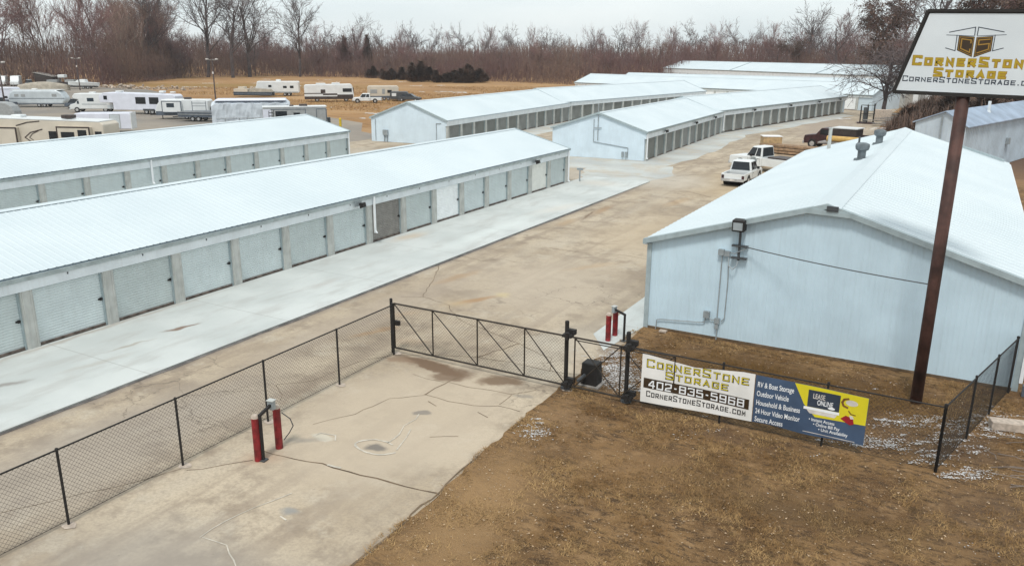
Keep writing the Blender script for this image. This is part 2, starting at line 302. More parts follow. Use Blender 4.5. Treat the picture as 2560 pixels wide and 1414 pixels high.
# ------------------------------------------------------------ mesh builder
class MB:
    def __init__(s, T=None): s.v = []; s.f = []; s.mi = []; s.T = T or Matrix(); s.m = 0
    def add(s, vs, fs):
        o = len(s.v); s.v += [tuple(s.T @ Vector(p)) for p in vs]
        for f in fs: s.f.append([o+i for i in f]); s.mi.append(s.m)
        return s
    def box(s, x0, x1, y0, y1, z0, z1):
        return s.add([(x0, y0, z0), (x1, y0, z0), (x1, y1, z0), (x0, y1, z0), (x0, y0, z1), (x1, y0, z1), (x1, y1, z1), (x0, y1, z1)],
                     [(0, 3, 2, 1), (4, 5, 6, 7), (0, 1, 5, 4), (1, 2, 6, 5), (2, 3, 7, 6), (3, 0, 4, 7)])
    def hexa(s, b, t):   # bottom 4 pts, top 4 pts (ccw)
        return s.add(list(b)+list(t), [(0, 3, 2, 1), (4, 5, 6, 7), (0, 1, 5, 4), (1, 2, 6, 5), (2, 3, 7, 6), (3, 0, 4, 7)])
    def prism(s, prof, y0, y1, axis='y'):   # prof (a,z) ccw ; extruded along y or x
        n = len(prof)
        if axis == 'y': vs = [(a_, y0, z_) for a_, z_ in prof]+[(a_, y1, z_) for a_, z_ in prof]
        else: vs = [(y0, a_, z_) for a_, z_ in prof]+[(y1, a_, z_) for a_, z_ in prof]
        return s.add(vs, [tuple(range(n)), tuple(range(2*n-1, n-1, -1))]+[(i, (i+n), (i+1) % n+n, (i+1) % n) for i in range(n)])
    def flat(s, pts, h):   # horizontal polygon slab, pts (x,y), z=h top sheet only
        return s.add([(x, y, h) for x, y in pts], [tuple(range(len(pts)))])
    def tube(s, p0, p1, r0, r1=None, n=8, cap=True):
        r1 = r0 if r1 is None else r1
        p0 = Vector(p0); p1 = Vector(p1); d = (p1-p0).normalized()
        a = d.orthogonal().normalized(); b = d.cross(a)
        vs = []
        for p, r in ((p0, r0), (p1, r1)):
            for i in range(n):
                t = 2*math.pi*i/n; vs.append(tuple(p+a*(r*math.cos(t))+b*(r*math.sin(t))))
        fs = [(i, (i+1) % n, (i+1) % n+n, i+n) for i in range(n)]
        if cap: fs += [tuple(range(n-1, -1, -1)), tuple(range(n, 2*n))]
        return s.add(vs, fs)
    def path(s, pts, r, n=6):
        for p, q in zip(pts, pts[1:]): s.tube(p, q, r, r, n)
        return s
    def lathe(s, prof, n=14, c=(0, 0, 0)):  # prof (r,z)
        vs = []; k = len(prof)
        for i in range(n):
            t = 2*math.pi*i/n
            for r, z in prof: vs.append((c[0]+r*math.cos(t), c[1]+r*math.sin(t), c[2]+z))
        fs = [(i*k+j, ((i+1) % n)*k+j, ((i+1) % n)*k+j+1, i*k+j+1) for i in range(n) for j in range(k-1)]
        return s.add(vs, fs)
    def mesh(s, name, mats, bevel=0, smooth=False):
        me = bpy.data.meshes.new(name); me.from_pydata(s.v, [], s.f)
        for m_ in (mats if isinstance(mats, (list, tuple)) else [mats]): me.materials.append(MT[m_] if isinstance(m_, str) else m_)
        me.polygons.foreach_set('material_index', s.mi)
        if bevel:
            bm = bmesh.new(); bm.from_mesh(me); bmesh.ops.recalc_face_normals(bm, faces=bm.faces)
            bmesh.ops.bevel(bm, geom=list(bm.edges), offset=bevel, segments=2, affect='EDGES', profile=.5, clamp_overlap=True); bm.to_mesh(me); bm.free()
        if smooth: me.polygons.foreach_set('use_smooth', [True]*len(me.polygons))
        me.update(); return me
    def obj(s, name, mats, parent=None, bevel=0, smooth=False, **k):
        return link(name, s.mesh(name, mats, bevel, smooth), parent, **k)

def link(name, me, parent=None, loc=None, rotz=None, label=None, cat=None, group=None, kind=None):
    o = bpy.data.objects.new(name, me); COL.objects.link(o)
    if parent: o.parent = parent
    if loc is not None: o.location = loc
    if rotz is not None: o.rotation_euler = (0, 0, rotz)
    if label: o['label'] = label
    if cat: o['category'] = cat
    if group: o['group'] = group
    if kind: o['kind'] = kind
    return o
def thing(name, label, cat, loc=(0, 0, 0), rotz=0, group=None): return link(name, None, None, loc, rotz, label, cat, group)
def copy_thing(o, loc, rotz, sc=None, label=None, group=None):
    c_ = o.copy(); COL.objects.link(c_); c_.location = loc; c_.rotation_euler = (0, 0, rotz)
    if sc: c_.scale = sc
    if label: c_['label'] = label
    if group: c_['group'] = group
    for ch in o.children:
        k = ch.copy(); COL.objects.link(k); k.parent = c_
        for g_ in ch.children:
            q = g_.copy(); COL.objects.link(q); q.parent = k
    return c_
def struct(name, mb, mat, z=0): return mb.obj(name, mat, kind='structure')

# ------------------------------------------------------------ ground sheets
m = MB(); N = 56
def gz(x, y): return -.035
ring = [0, 40, 90, 150, 220, 320, 450, 700, 1050, 1380]
for i, r in enumerate(ring):
    for j in range(N): t = 2*math.pi*j/N; m.v.append((-60+r*math.cos(t), 80+r*math.sin(t), -.035))
for i in range(len(ring)-1):
    for j in range(N):
        m.f.append([i*N+j, (i+1)*N+j, (i+1)*N+(j+1) % N, i*N+(j+1) % N] if i else [0, N+j, N+(j+1) % N]); m.mi.append(0)
struct('ground', m, 'field')
struct('gravel_lot', MB().flat([(-60, -20), (-60, 78), (-68, 82), (-76, 92), (-95, 101), (-123, 110), (-150, 122), (-186, 140), (-235, 142), (-320, 130), (-320, -20)], -.027), 'lot')
struct('driveway', MB().flat([(-62, -30), (-9.62, -30), (-9.58, 12), (-9.66, 14.1), (-9.9, 18), (-9.95, 21), (-9.4, 23.8), (-9.2, 27.7), (-9.2, 62), (-9.4, 96), (-11, 125), (-12, 150), (-12, 172), (-66, 172), (-66, 160), (-62, 110), (-61, 76)], -.017), 'drive')
lp = [(-9.62, -30)]
y = -12.0
while y < 24: lp.append((-9.66-.28*max(0, min(1, (y-13.5)/6))+random.uniform(-.11, .07), y)); y += .35
lp += [(-9.55, 24.6), (-9.75, 27.75), (60, 27.75), (60, -30)]
struct('lawn', MB().flat(lp, -.009), 'lawn')
struct('side_yard', MB().flat([(2.4, 27.75), (60, 27.75), (60, 75), (2.4, 75)], -.013), 'lawn')
m = MB(); m.prism([(-27.15, -.017), (-21.72, -.017), (-21.70, .045), (-27.15, .06)], -30, 61.5); struct('apron', m, 'apron')
ej = MB()
px = None
for i in range(90):
    y0 = -30+i*.92; wd = .10+.09*random.random()
    q = (y0, wd)
    if px: ej.add([(-21.71, px[0], -.006), (-21.71+px[1], px[0], -.006), (-21.71+q[1], q[0], -.006), (-21.71, q[0], -.006)], [(0, 1, 2, 3)])
    px = q
struct('apron_edge_joint', ej, 'joint')
struct('side_apron', MB().flat([(-10.05, 24.6), (-9.72, 27.7), (-9.72, 60), (-11.0, 60), (-11.05, 26)], -.008), 'apron')
def rag(pts, st=2.2, j=.35):
    o = []
    for p, q in zip(pts, pts[1:]+pts[:1]):
        n_ = max(1, int(math.dist(p, q)/st))
        for i in range(n_): o.append((p[0]+(q[0]-p[0])*i/n_+random.uniform(-j, j), p[1]+(q[1]-p[1])*i/n_+random.uniform(-j, j)))
    return o
struct('far_apron', MB().flat(rag([(-38.5, 66.5), (-31, 65.8), (-24.2, 67.5), (-22.8, 80), (-24.3, 104), (-17.0, 146), (-19.5, 150), (-28.6, 105), (-27.4, 74), (-37, 74.6)]), -.010), 'apron2')
struct('apron_tongue', MB().flat(rag([(-27.6, 61.2), (-21.9, 61.4), (-20.9, 66), (-23, 71), (-30, 68.5)], 1.2, .3), -.0125), 'apron2')
struct('middle_apron', MB().flat([(-50.2, 75), (-46.2, 73), (-48, 111), (-41, 158), (-45.3, 158), (-52.2, 111)], -.011), 'apron2')
struct('lower_apron', MB().flat([(-47.2, 0), (-50.7, 59), (-46, 60), (-43, 0)], -.011), 'apron')

# cracks, joints and lime lines (flat strips)
def strip(mb, pts, w0, w1, z=-.012, jit=.05, seg=.35):
    P = []
    for p, q in zip(pts, pts[1:]):
        p = Vector((*p, 0)); q = Vector((*q, 0)); n_ = max(1, int((q-p).length/seg))
        for i in range(n_): P.append(p.lerp(q, i/n_)+Vector((random.uniform(-jit, jit), random.uniform(-jit, jit), 0)))
    P.append(Vector((*pts[-1], 0)))
    vs = []
    for i, p in enumerate(P):
        d_ = (P[min(i+1, len(P)-1)]-P[max(i-1, 0)]).normalized(); nn = Vector((-d_.y, d_.x, 0))*random.uniform(w0, w1)*(.5 if mb is not ck else .36)
        vs += [(p.x+nn.x, p.y+nn.y, z), (p.x-nn.x, p.y-nn.y, z)]
    mb.add(vs, [(2*i, 2*i+1, 2*i+3, 2*i+2) for i in range(len(P)-1)])
ck = MB()
for pts, a_, b_ in [([(-14.9, 13.35), (-13.1, 13.6), (-11.4, 13.75), (-9.75, 13.9)], .03, .085), ([(-15.7, 11.7), (-15.2, 12.3), (-14.7, 12.9)], .02, .045), ([(-17.8, 8.3), (-16.5, 10.4), (-15.9, 11.7)], .015, .03),
                    ([(-13.3, 18.4), (-12.4, 18.4), (-11.6, 18.5), (-10.9, 18.85), (-10.2, 18.8)], .02, .04), ([(-13.3, 18.45), (-13.25, 19.4), (-13.1, 20.1)], .03, .07), ([(-13.3, 18.4), (-14.0, 17.6), (-14.1, 17.0), (-14.2, 16.3), (-14.8, 15.2)], .012, .03),
                    ([(-13.2, 19.55), (-12.0, 19.6), (-11.0, 19.75), (-10.5, 20.4)], .015, .03), ([(-11.0, 19.75), (-10.95, 18.9)], .02, .03), ([(-14.5, 19.5), (-13.9, 19.45), (-13.3, 19.5)], .015, .03),
                    ([(-16.1, 20.6), (-14.8, 21.3), (-13.5, 21.9), (-12.3, 22.0), (-10.8, 22.0), (-9.9, 22.2)], .02, .04), ([(-17.7, 16.7), (-16.9, 17.6), (-16.9, 18.7), (-16.6, 19.8), (-16.1, 20.6)], .012, .03), ([(-16.7, 15.9), (-17.0, 16.2), (-17.7, 16.7)], .012, .025),
                    ([(-10.8, 22.0), (-11.3, 23), (-12.9, 23.7), (-14.2, 24.2), (-16.1, 24.8), (-17.6, 26.2), (-19.2, 26.7), (-20.0, 26.2)], .02, .045), ([(-12.9, 23.7), (-13.3, 22.6), (-13.5, 21.9)], .04, .08), ([(-21.6, 31.5), (-20.6, 29.6), (-20.0, 28.4), (-19.2, 26.7)], .02, .05),
                    ([(-18.6, 37.3), (-16.5, 37.2), (-14.8, 37.8), (-12.5, 37.6), (-11, 37.7)], .025, .06), ([(-21.6, 33.5), (-20.2, 33.1), (-19.4, 34), (-18.6, 33.7)], .02, .05), ([(-15.5, 57), (-17.5, 58.5), (-19, 58)], .06, .12), ([(-21, 66), (-17, 70), (-13, 78)], .06, .12),
                    ([(-11.5, 16.2), (-10.9, 16.6)], .015, .04), ([(-12.9, 18.1), (-12.5, 17.9)], .02, .05), ([(-11.2, 18.2), (-10.8, 18.0)], .02, .04), ([(-30, 61.6), (-24, 64), (-20, 63)], .05, .1)]: strip(ck, pts, a_, b_)
strip(ck, [(-9.7, 9), (-9.68, 11.5), (-9.72, 13.6), (-9.85, 16)], .03, .09, -.004)
struct('pavement_cracks', ck, 'crack')
lm = MB()
loop = [(-12.42+.62*math.cos(t)+.05*math.sin(3*t), 15.02+.36*math.sin(t)) for t in [R_(60+i*20) for i in range(16)]]
strip(lm, loop, .035, .075, -.007, .015, .2)
strip(lm, [(-12.3, 15.35), (-12.35, 15.9), (-12.55, 16.4), (-12.5, 16.9), (-12.62, 17.2)], .02, .045, -.007, .02, .2)
strip(lm, [(-11.85, 15.15), (-12.1, 15.9), (-12.25, 16.3)], .02, .04, -.007, .02, .2)
strip(lm, [(-13.1, 9.9), (-13.15, 10.6), (-13.0, 11.3), (-12.7, 12.2)], .012, .03, -.007, .03, .3); strip(lm, [(-13.1, 9.9), (-12.4, 10.0), (-11.6, 9.5), (-10.9, 9.2)], .012, .035, -.007, .04, .3)
strip(lm, [(-12.9, 13.66), (-12.5, 13.7)], .05, .09, -.007, .02, .2)
strip(lm, [(-12.25, 11.35), (-12.0, 11.3)], .03, .06, -.007, .02, .2)
strip(lm, [(-14.3, 14.62), (-14.25, 14.9), (-13.8, 14.98), (-13.6, 14.75)], .03, .05, -.007, .02, .2)
struct('pavement_lime_marks', lm, 'lime')
bt = MB()
for cx, cy in ((-16, 8.8), (-16, 11.85), (-16, 14.72), (-16, 17.7), (-16.15, 20.75), (-9.75, 20.9)):
    bt.add([(cx+.17*math.cos(t)*random.uniform(.8, 1.2)+.05, cy+.15*math.sin(t)*random.uniform(.85, 1.15), -.003) for t in [i*math.pi/5 for i in range(10)]], [tuple(range(10))])
struct('post_footing_patches', bt, 'conc')

# ------------------------------------------------------------ storage rows
def frame2d(x, y, th, z=0):   # local +y runs along direction th (clockwise from world +Y), local +x to its right
    return Matrix.Translation((x, y, z)) @ Matrix.Rotation(-th, 4, 'Z')
def door_mesh(wd, h, mat, pitch=.1):
    b = MB(); n_ = int(h/pitch); prof = []
    for i in range(n_):
        z = i*pitch; prof += [(0, z), (.0, z+pitch*.45), (-.022, z+pitch*.6), (-.022, z+pitch*.85)]
    prof.append((0, h))
    vs = [(a_, -wd/2, z) for a_, z in prof]+[(a_, wd/2, z) for a_, z in prof]; k = len(prof)
    b.add(vs, [(i, i+k, i+k+1, i+1) for i in range(k-1)])
    pass
    return b.mesh('door', [mat])
LATCH = MB().box(0, .04, -.10, .06, -.03, .03).box(.0, .05, -.035, .035, -.06, .05).mesh('latch', ['dark'])
SEALS = {}
DOORS = {}
def row(root, T, L_, W, ze, zr, pitch, y0, kinds, back=0.0, post=.42, gutter=True, rib=.3, hh=2.06, fasc=.52, ov=.14, latch=True):
    """one straight length of a storage row; T places local (0,0) = ground at the door-wall corner"""
    w_ = MB(T); xc = -W/2
    w_.prism([(-.16, 0), (-.16, ze-.02), (xc, zr-.03), (-W, ze-.02), (-W, 0)], -back, L_)
    w_.box(-.159, 0, -back, L_, hh, ze-.08)
    w_.obj('wall', 'wall', root)
    r_ = MB(T)
    for sx in (1, -1):      # ribbed sheets, each slope
        e0 = Vector((ov if sx > 0 else -W-ov, 0, ze-.02-ov*(zr-ze)/(W/2))); r0 = Vector((xc, 0, zr))
        n_ = int((L_+back+.3)/rib); vs = []
        ys = []
        for i in range(n_+1):
            yy = -back-.15+i*rib; ys += [(yy, .03), (yy+rib*.68, .03), (yy+rib*.78, .043), (yy+rib*.9, .043)]
        ys = [q for q in ys if q[0] <= L_+.15]+[(L_+.15, .03)]
        for yy, h in ys: vs += [(e0.x, yy, e0.z+h), (r0.x, yy, r0.z+h)]
        k = len(ys)
        r_.add(vs, [(2*i, 2*i+2, 2*i+3, 2*i+1) if sx > 0 else (2*i, 2*i+1, 2*i+3, 2*i+2) for i in range(k-1)])
    roof = r_.obj('roof', 'roof', root)
    c_ = MB(T); sl = (zr-ze)/(W/2)
    c_.prism([(xc-.22, zr+.06-.22*sl+.008), (xc+.22, zr+.06-.22*sl+.008), (xc, zr+.075)], -back-.17, L_+.17); c_.obj('ridge_cap', 'roof', roof)
    for yy0, yy1 in ((-back-.18, -back-.04), (L_+.04, L_+.18)):
        t_ = MB(T)
        for s_ in (1, -1):
            e = (ov+.02 if s_ > 0 else -W-ov-.02); ez = ze-.02-ov*sl
            t_.hexa([(e, yy0, ez-.12), (e, yy1, ez-.12), (xc, yy1, zr-.10), (xc, yy0, zr-.10)], [(e, yy0, ez+.05), (e, yy1, ez+.05), (xc, yy1, zr+.08), (xc, yy0, zr+.08)])
        t_.obj('rake_trim', 'trim', root)
    fz0, fz1 = hh, (ze-.24 if gutter else hh+fasc)
    f_ = MB(T).box(.002, .03, -back, L_, fz0, fz1); f_.obj('fascia', 'fascia', root)
    if gutter:
        g_ = MB(T); g_.prism([(.004, ze-.27), (.10, ze-.265), (.125, ze-.20), (.125, ze-.15), (.155, ze-.135), (.165, ze-.085), (.15, ze-.085), (.09, ze-.18), (.004, ze-.19)], -back, L_)
        g_.obj('gutter', 'gutter', root)
    n_ = len(kinds)
    for i in range(n_+1):
        yy = y0+i*pitch
        p_ = MB(T); a_, b_ = yy-post/2, yy+post/2
        if i == 0: a_ = max(a_, -back*0)
        a_ = max(a_, .0); b_ = min(b_, L_)
        if b_-a_ < .05: continue
        p_.box(-.158, .018, a_, b_, 0, hh-.004); p_.box(.018, .034, a_+.05, a_+.09, 0, hh-.004); p_.box(.018, .034, b_-.09, b_-.05, 0, hh-.004)
        p_.obj('pillar', 'pillar', root)
    for i, kd in enumerate(kinds):
        if kd is None: continue
        key = (kd, pitch)
        if key not in DOORS: DOORS[key] = door_mesh(pitch-post, hh-.05, kd)
        d_ = bpy.data.objects.new('door', DOORS[key]); COL.objects.link(d_); d_.parent = root
        d_.matrix_local = T @ Matrix.Translation((-.13, y0+(i+.5)*pitch, .04))
        if pitch not in SEALS:
            hw = (pitch-post)/2; SEALS[pitch] = (MB().box(-.01, .03, -hw, hw, -.04, .055).mesh('bottom_seal', ['seal']), MB().box(-.03, .06, -.03, .03, -.04, hh-.05).mesh('jamb_shade', ['trim']))
        s_ = bpy.data.objects.new('bottom_seal', SEALS[pitch][0]); COL.objects.link(s_); s_.parent = d_
        for sg in (1,): s_ = bpy.data.objects.new('jamb_shade', SEALS[pitch][1]); COL.objects.link(s_); s_.parent = d_; s_.location = (0, sg*((pitch-post)/2-.03), 0)  # strip added at the far jamb only, its darker colour is the recess shade
        if latch:
            l_ = bpy.data.objects.new('latch', LATCH); COL.objects.link(l_); l_.parent = d_; l_.location = (.0, (pitch-post)/2-.12, 1.0)
def downspout(root, T, yy, z0, z1, x=.16):
    b = MB(T); b.box(x-.08, x, yy-.05, yy+.05, z0+.12, z1); b.hexa([(x-.08, yy-.05, z0), (x+.1, yy-.05, z0), (x+.1, yy+.05, z0), (x-.08, yy+.05, z0)], [(x-.08, yy-.05, z0+.12), (x, yy-.05, z0+.12), (x, yy+.05, z0+.12), (x-.08, yy+.05, z0+.12)])
    b.obj('downspout', 'wprint', root)
def floodlight(root, T, x, yy, z):
    b = MB(T); b.box(x, x+.05, yy-.28, yy+.22, z+.02, z+.26); o = b.obj('light_bracket', 'zinc', root)
    b = MB(T); b.box(x+.05, x+.12, yy+.02, yy+.14, z+.05, z+.17); b.hexa([(x+.12, yy-.03, z-.10), (x+.36, yy-.03, z-.0), (x+.36, yy+.22, z-.0), (x+.12, yy+.22, z-.10)], [(x+.12, yy-.03, z+.18), (x+.30, yy-.03, z+.22), (x+.30, yy+.22, z+.22), (x+.12, yy+.22, z+.18)])
    l_ = b.obj('floodlight', 'dark', root)

# row 1 (near left)
T1 = frame2d(-27.12, -.4, 0)
A1 = thing('storage_building', 'nearest white-roofed storage row, with one taupe door and one white door', 'storage building', (-27.12, -.4, 0))
Ti = Matrix.Translation((0, 0, .05))
k1 = ['door']*19
k1[11] = 'door_t'; k1[13] = 'door_w'; k1[17] = 'door_c'
row(A1, Ti, 57.9, 9.75, 2.68, 3.92, 3.04, .0, k1)
downspout(A1, Ti, 33.75, .55, 2.5); downspout(A1, Ti, 57.85, .1, 2.5)
floodlight(A1, Ti, .16, 32.4, 2.2); floodlight(A1, Ti, .16, 52.0, 2.22)
sc = MB(Ti)
for i in range(19): sc.box(.03, .05, 1.5+i*3.04, 1.54+i*3.04, 2.3, 2.37)
sc.obj('number_plate', 'dkgrey', A1)
# row 2 (behind it)
th2 = R_(-3.55)
A2 = thing('storage_building', 'white-roofed storage row with pale grey doors standing between the nearest row and the parked campers', 'storage building', (-46.95, -1.9, 0), -th2)
row(A2, Matrix(), 61.3, 9.9, 2.76, 4.02, 3.08, -.2, ['door']*20)
downspout(A2, Matrix(), 38.7, .95, 2.6); downspout(A2, Matrix(), 61.2, .4, 2.6)
# row B (far left, gable towards us, bends right)
thb = R_(-4.0)
B = thing('storage_building', 'bent storage row with tan field behind its gable and a meter box on it', 'storage building', (-49.75, 74.4, 0), -thb)
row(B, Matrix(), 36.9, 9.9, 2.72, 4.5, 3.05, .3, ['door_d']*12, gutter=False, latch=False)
Tb = frame2d(-49.75, 74.4, thb).inverted() @ frame2d(-52.3, 111.2, R_(8.5), .12)
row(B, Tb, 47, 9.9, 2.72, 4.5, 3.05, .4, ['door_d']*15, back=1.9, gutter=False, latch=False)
b = MB(); b.box(-8.25, -7.6, -.22, -.02, .75, 1.35); b.tube((-8.1, -.1, .05), (-8.1, -.1, .75), .06); b.tube((-7.75, -.1, .05), (-7.75, -.1, .75), .06); b.obj('meter_box', 'zinc', B)
b = MB(); b.path([(-1.3, -.05, .1), (-1.3, -.05, 2.3), (-.7, -.05, 2.35)], .035); b.obj('conduit', 'zinc', B); MB().path([(-9.3, -.05, .1), (-9.3, -.05, 2.5)], .035).obj('conduit', 'zinc', B)
# row C
thc = R_(-2.2)
C_ = thing('storage_building', 'bent storage row with dark-shadowed doors facing the drive, conduit climbing its pale gable', 'storage building', (-26.5, 73.4, 0), -thc)
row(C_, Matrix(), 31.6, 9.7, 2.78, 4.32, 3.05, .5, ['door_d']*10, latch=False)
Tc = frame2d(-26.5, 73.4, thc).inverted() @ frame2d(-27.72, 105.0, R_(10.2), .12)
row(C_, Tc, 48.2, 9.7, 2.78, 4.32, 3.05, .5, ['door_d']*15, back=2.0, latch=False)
downspout(C_, Matrix(), .1, .2, 2.6); downspout(C_, Tc, .1, .2, 2.6)
for yy in (5.5, 17, 26): floodlight(C_, Matrix(), .16, yy, 2.3)
for yy in (9, 22, 34, 44): floodlight(C_, Tc, .16, yy, 2.3)
b = MB(); b.path([(-4.85, -.1, 1.7), (-4.85, -.1, 5.2)], .045); b.tube((-5.2, -.1, 4.15), (-4.5, -.1, 4.15), .04); b.tube((-5.2, -.1, 2.9), (-4.5, -.1, 2.9), .04)
b.path([(-5.3, -.05, 3.7), (-5.3, -.05, 1.55), (-2.2, -.05, 1.2), (-1.75, -.05, 1.15), (-1.75, -.05, .2)], .035); b.obj('conduit', 'zinc', C_)
b = MB(); b.box(-2.35, -2.15, -.15, -.02, .25, .75); b.box(-2.0, -1.8, -.15, -.02, .25, .75); b.obj('meter_box', 'zinc', C_)
# rows beyond, across the end of the yard
thd = R_(108.8)
D1 = thing('storage_building', 'low white-roofed storage row closing the far end of the yard in front of two others', 'storage building', (-85.4, 184, 0), -thd)
row(D1, Matrix(), 73.5, 11.5, 2.8, 4.7, 3.05, .6, ['door_w']*23, latch=False, rib=.6, hh=2.3, fasc=.4)
thd2 = R_(102)
D2 = thing('storage_building', 'middle of three white-roofed storage rows at the far end, mostly its roof showing', 'storage building', (-78.5, 196.0, 0), -thd2)
row(D2, Matrix(), 62, 8, 3.3, 4.85, 3.05, .6, ['door_w']*20, latch=False, rib=.6)
thd3 = R_(128)
D3 = thing('storage_building', 'tallest and farthest white-roofed storage building, its ridge against the brown wood', 'storage building', (-90, 262.0, 0), R_(-36)-math.pi/2+R_(0))
D3.rotation_euler = (0, 0, -R_(127))
row(D3, Matrix(), 100, 15, 5.0, 7.2, 4.2, 1.0, ['door_w']*23, latch=False, rib=.8, hh=3.6, fasc=1.2)

for yy in (34, 68):
    MB().hexa([(.15, yy, 4.98), (.15, yy+.35, 4.98), (-7.5, yy+.35, 7.2), (-7.5, yy, 7.2)], [(.15, yy, 5.10), (.15, yy+.35, 5.10), (-7.5, yy+.35, 7.32), (-7.5, yy, 7.32)]).obj('roof_seam', 'trim', D3)
# ------------------------------------------------------------ gabled building on the right
RB = thing('workshop_building', 'large white gabled building with blue-white end wall and two roof vents', 'building', (-9.7, 27.7, 0))
Wd, Ld, ze, zr = 12.1, 31.6, 3.42, 5.25
b = MB(); b.prism([(.02, 0), (.02, ze-.03), (Wd/2, zr-.04), (Wd-.02, ze-.03), (Wd-.02, 0)], .02, Ld); b.obj('wall', 'wallr', RB)
rb = MB()    # ribbed front cladding, cut to the gable
x = .1
while x < Wd-.05:
    def top(q): return (ze-.05+(zr-ze)*q/(Wd/2)) if q < Wd/2 else (ze-.05+(zr-ze)*(Wd-q)/(Wd/2))
    big = (round((x-.1)/.1524) % 2 == 0)
    w_, d_ = (.03, .007) if big else (.012, .004)
    rb.hexa([(x, .02, .05), (x+.02, .02-d_, .05), (x+.02+w_, .02-d_, .05), (x+.04+w_, .02, .05)], [(x, .02, top(x)), (x+.02, .02-d_, top(x+.02)), (x+.02+w_, .02-d_, top(x+.02+w_)), (x+.04+w_, .02, top(x+.04+w_))])
    x += .1524
rb.obj('wall_cladding', 'wallr', RB)
b = MB(); b.box(.03, Wd-.03, -.014, .02, 0, .08); b.obj('base_shadow_trim', 'crack', RB)  # trim coloured dark brown to draw the shadow line at the wall foot
r_ = MB(); sl = (zr-ze)/(Wd/2)
for s_ in (0, 1):
    ex, ez = (-.12, ze-.12*sl) if not s_ else (Wd+.12, ze-.12*sl)
    ys = []; yy = -.2
    while yy < Ld+.2: ys += [(yy, .03), (yy+.42, .03), (yy+.44, .05), (yy+.47, .05)]; yy += .49
    ys = [q for q in ys if q[0] < Ld+.15]+[(Ld+.15, .03)]
    vs = []
    for q, h in ys: vs += [(ex, q, ez+h), (Wd/2, q, zr+h)]
    r_.add(vs, [(2*i, 2*i+1, 2*i+3, 2*i+2) if not s_ else (2*i, 2*i+2, 2*i+3, 2*i+1) for i in range(len(ys)-1)])
roof = r_.obj('roof', 'roof', RB)
b = MB(); b.prism([(Wd/2-.42, zr+.06-.42*sl), (Wd/2-.42, zr+.05-.42*sl), (Wd/2+.42, zr+.05-.42*sl), (Wd/2+.42, zr+.06-.42*sl), (Wd/2, zr+.085)], -.22, Ld+.2); b.obj('ridge_cap', 'roof', roof)
b = MB()
for yy in (-.24,):
    for s_ in (0, 1):
        e = -.14 if not s_ else Wd+.14; ez = ze-.14*sl
        b.hexa([(e, yy, ez-.13), (e, yy+.22, ez-.13), (Wd/2, yy+.22, zr-.12), (Wd/2, yy, zr-.12)], [(e, yy, ez+.06), (e, yy+.22, ez+.06), (Wd/2, yy+.22, zr+.055), (Wd/2, yy, zr+.055)])
b.hexa([(Wd/2-.55, -.26, zr-.30), (Wd/2+.75, -.26, zr-.34), (Wd/2+.75, -.03, zr-.34), (Wd/2-.55, -.03, zr-.30)], [(Wd/2-.55, -.26, zr-.13), (Wd/2+.75, -.26, zr-.2), (Wd/2+.75, -.03, zr-.2), (Wd/2-.55, -.03, zr-.13)])
b.obj('rake_trim', 'trim', RB); b = MB()
for s_ in (0, 1):
    e = -.12 if not s_ else Wd+.12; ez = ze-.12*sl
    b.hexa([(e, Ld+.02, ez-.13), (e, Ld+.18, ez-.13), (Wd/2, Ld+.18, zr-.12), (Wd/2, Ld+.02, zr-.12)], [(e, Ld+.02, ez+.06), (e, Ld+.18, ez+.06), (Wd/2, Ld+.18, zr+.055), (Wd/2, Ld+.02, zr+.055)])
b.obj('rake_trim', 'trim', RB)
MB().box(-.03, .14, -.03, .10, 0, ze-.16).obj('corner_trim', 'trim', RB); MB().box(Wd-.14, Wd+.03, -.03, .10, 0, ze-.16).obj('corner_trim', 'trim', RB)
MB().box(-.16, -.05, -.1, Ld, ze-.22, ze-.05).obj('gutter', 'fascia', RB); MB().box(Wd+.04, Wd+.20, -.1, Ld, ze-.26, ze-.06).obj('gutter', 'fascia', RB)
b = MB(); b.box(Wd/2-.0, Wd/2+.36, -.30, -.265, zr-.17, zr+.0); b.box(Wd/2+.05, Wd/2+.31, -.31, -.30, zr-.14, zr-.04); b.obj('name_plate', 'dkgrey', RB)
# pipes and vents through the roof
def roofz(x): return ze+(zr-ze)*(x/(Wd/2)) if x < Wd/2 else ze+(zr-ze)*((Wd-x)/(Wd/2))
for vx, vy in ((5.35, 14.7), (5.35, 22.8)):
    z = roofz(vx); b = MB()
    b.lathe([(.19, z-.05), (.19, z+.42), (.30, z+.50), (.33, z+.66), (.31, z+.76), (.16, z+.82), (0, z+.83)], 16, (vx, vy, 0)); b.lathe([(.34, z-.05), (.32, z+.06), (.19, z+.07)], 16, (vx, vy, 0))
    v_ = b.obj('roof_vent', 'ventgrey', RB)
b = MB(); z = roofz(3.9); b.tube((3.9, 26.6, z-.05), (3.9, 26.6, z+.45), .06); b.lathe([(.16, z), (.06, z+.12)], 10, (3.9, 26.6, 0)); b.obj('vent_pipe', 'dkgrey', RB)
b = MB(); z = roofz(1.95); b.tube((1.95, 28.2, z-.05), (1.95, 28.2, z+1.3), .11, n=10); b.tube((1.95, 28.2, z+1.3), (1.95, 28.2, z+1.36), .14, n=10); b.obj('flue_pipe', 'pillar', RB)
b = MB(); b.hexa([(9.2, Ld-.5, roofz(9.2)+.07), (9.45, Ld-.3, roofz(9.45)+.07), (11.9, Ld-.3, roofz(11.9)+.07), (11.9, Ld-.52, roofz(11.9)+.07)], [(9.2, Ld-.5, roofz(9.2)+.2), (9.45, Ld-.3, roofz(9.45)+.2), (11.9, Ld-.3, roofz(11.9)+.2), (11.9, Ld-.52, roofz(11.9)+.2)]); b.obj('roof_diverter', 'trim', RB)
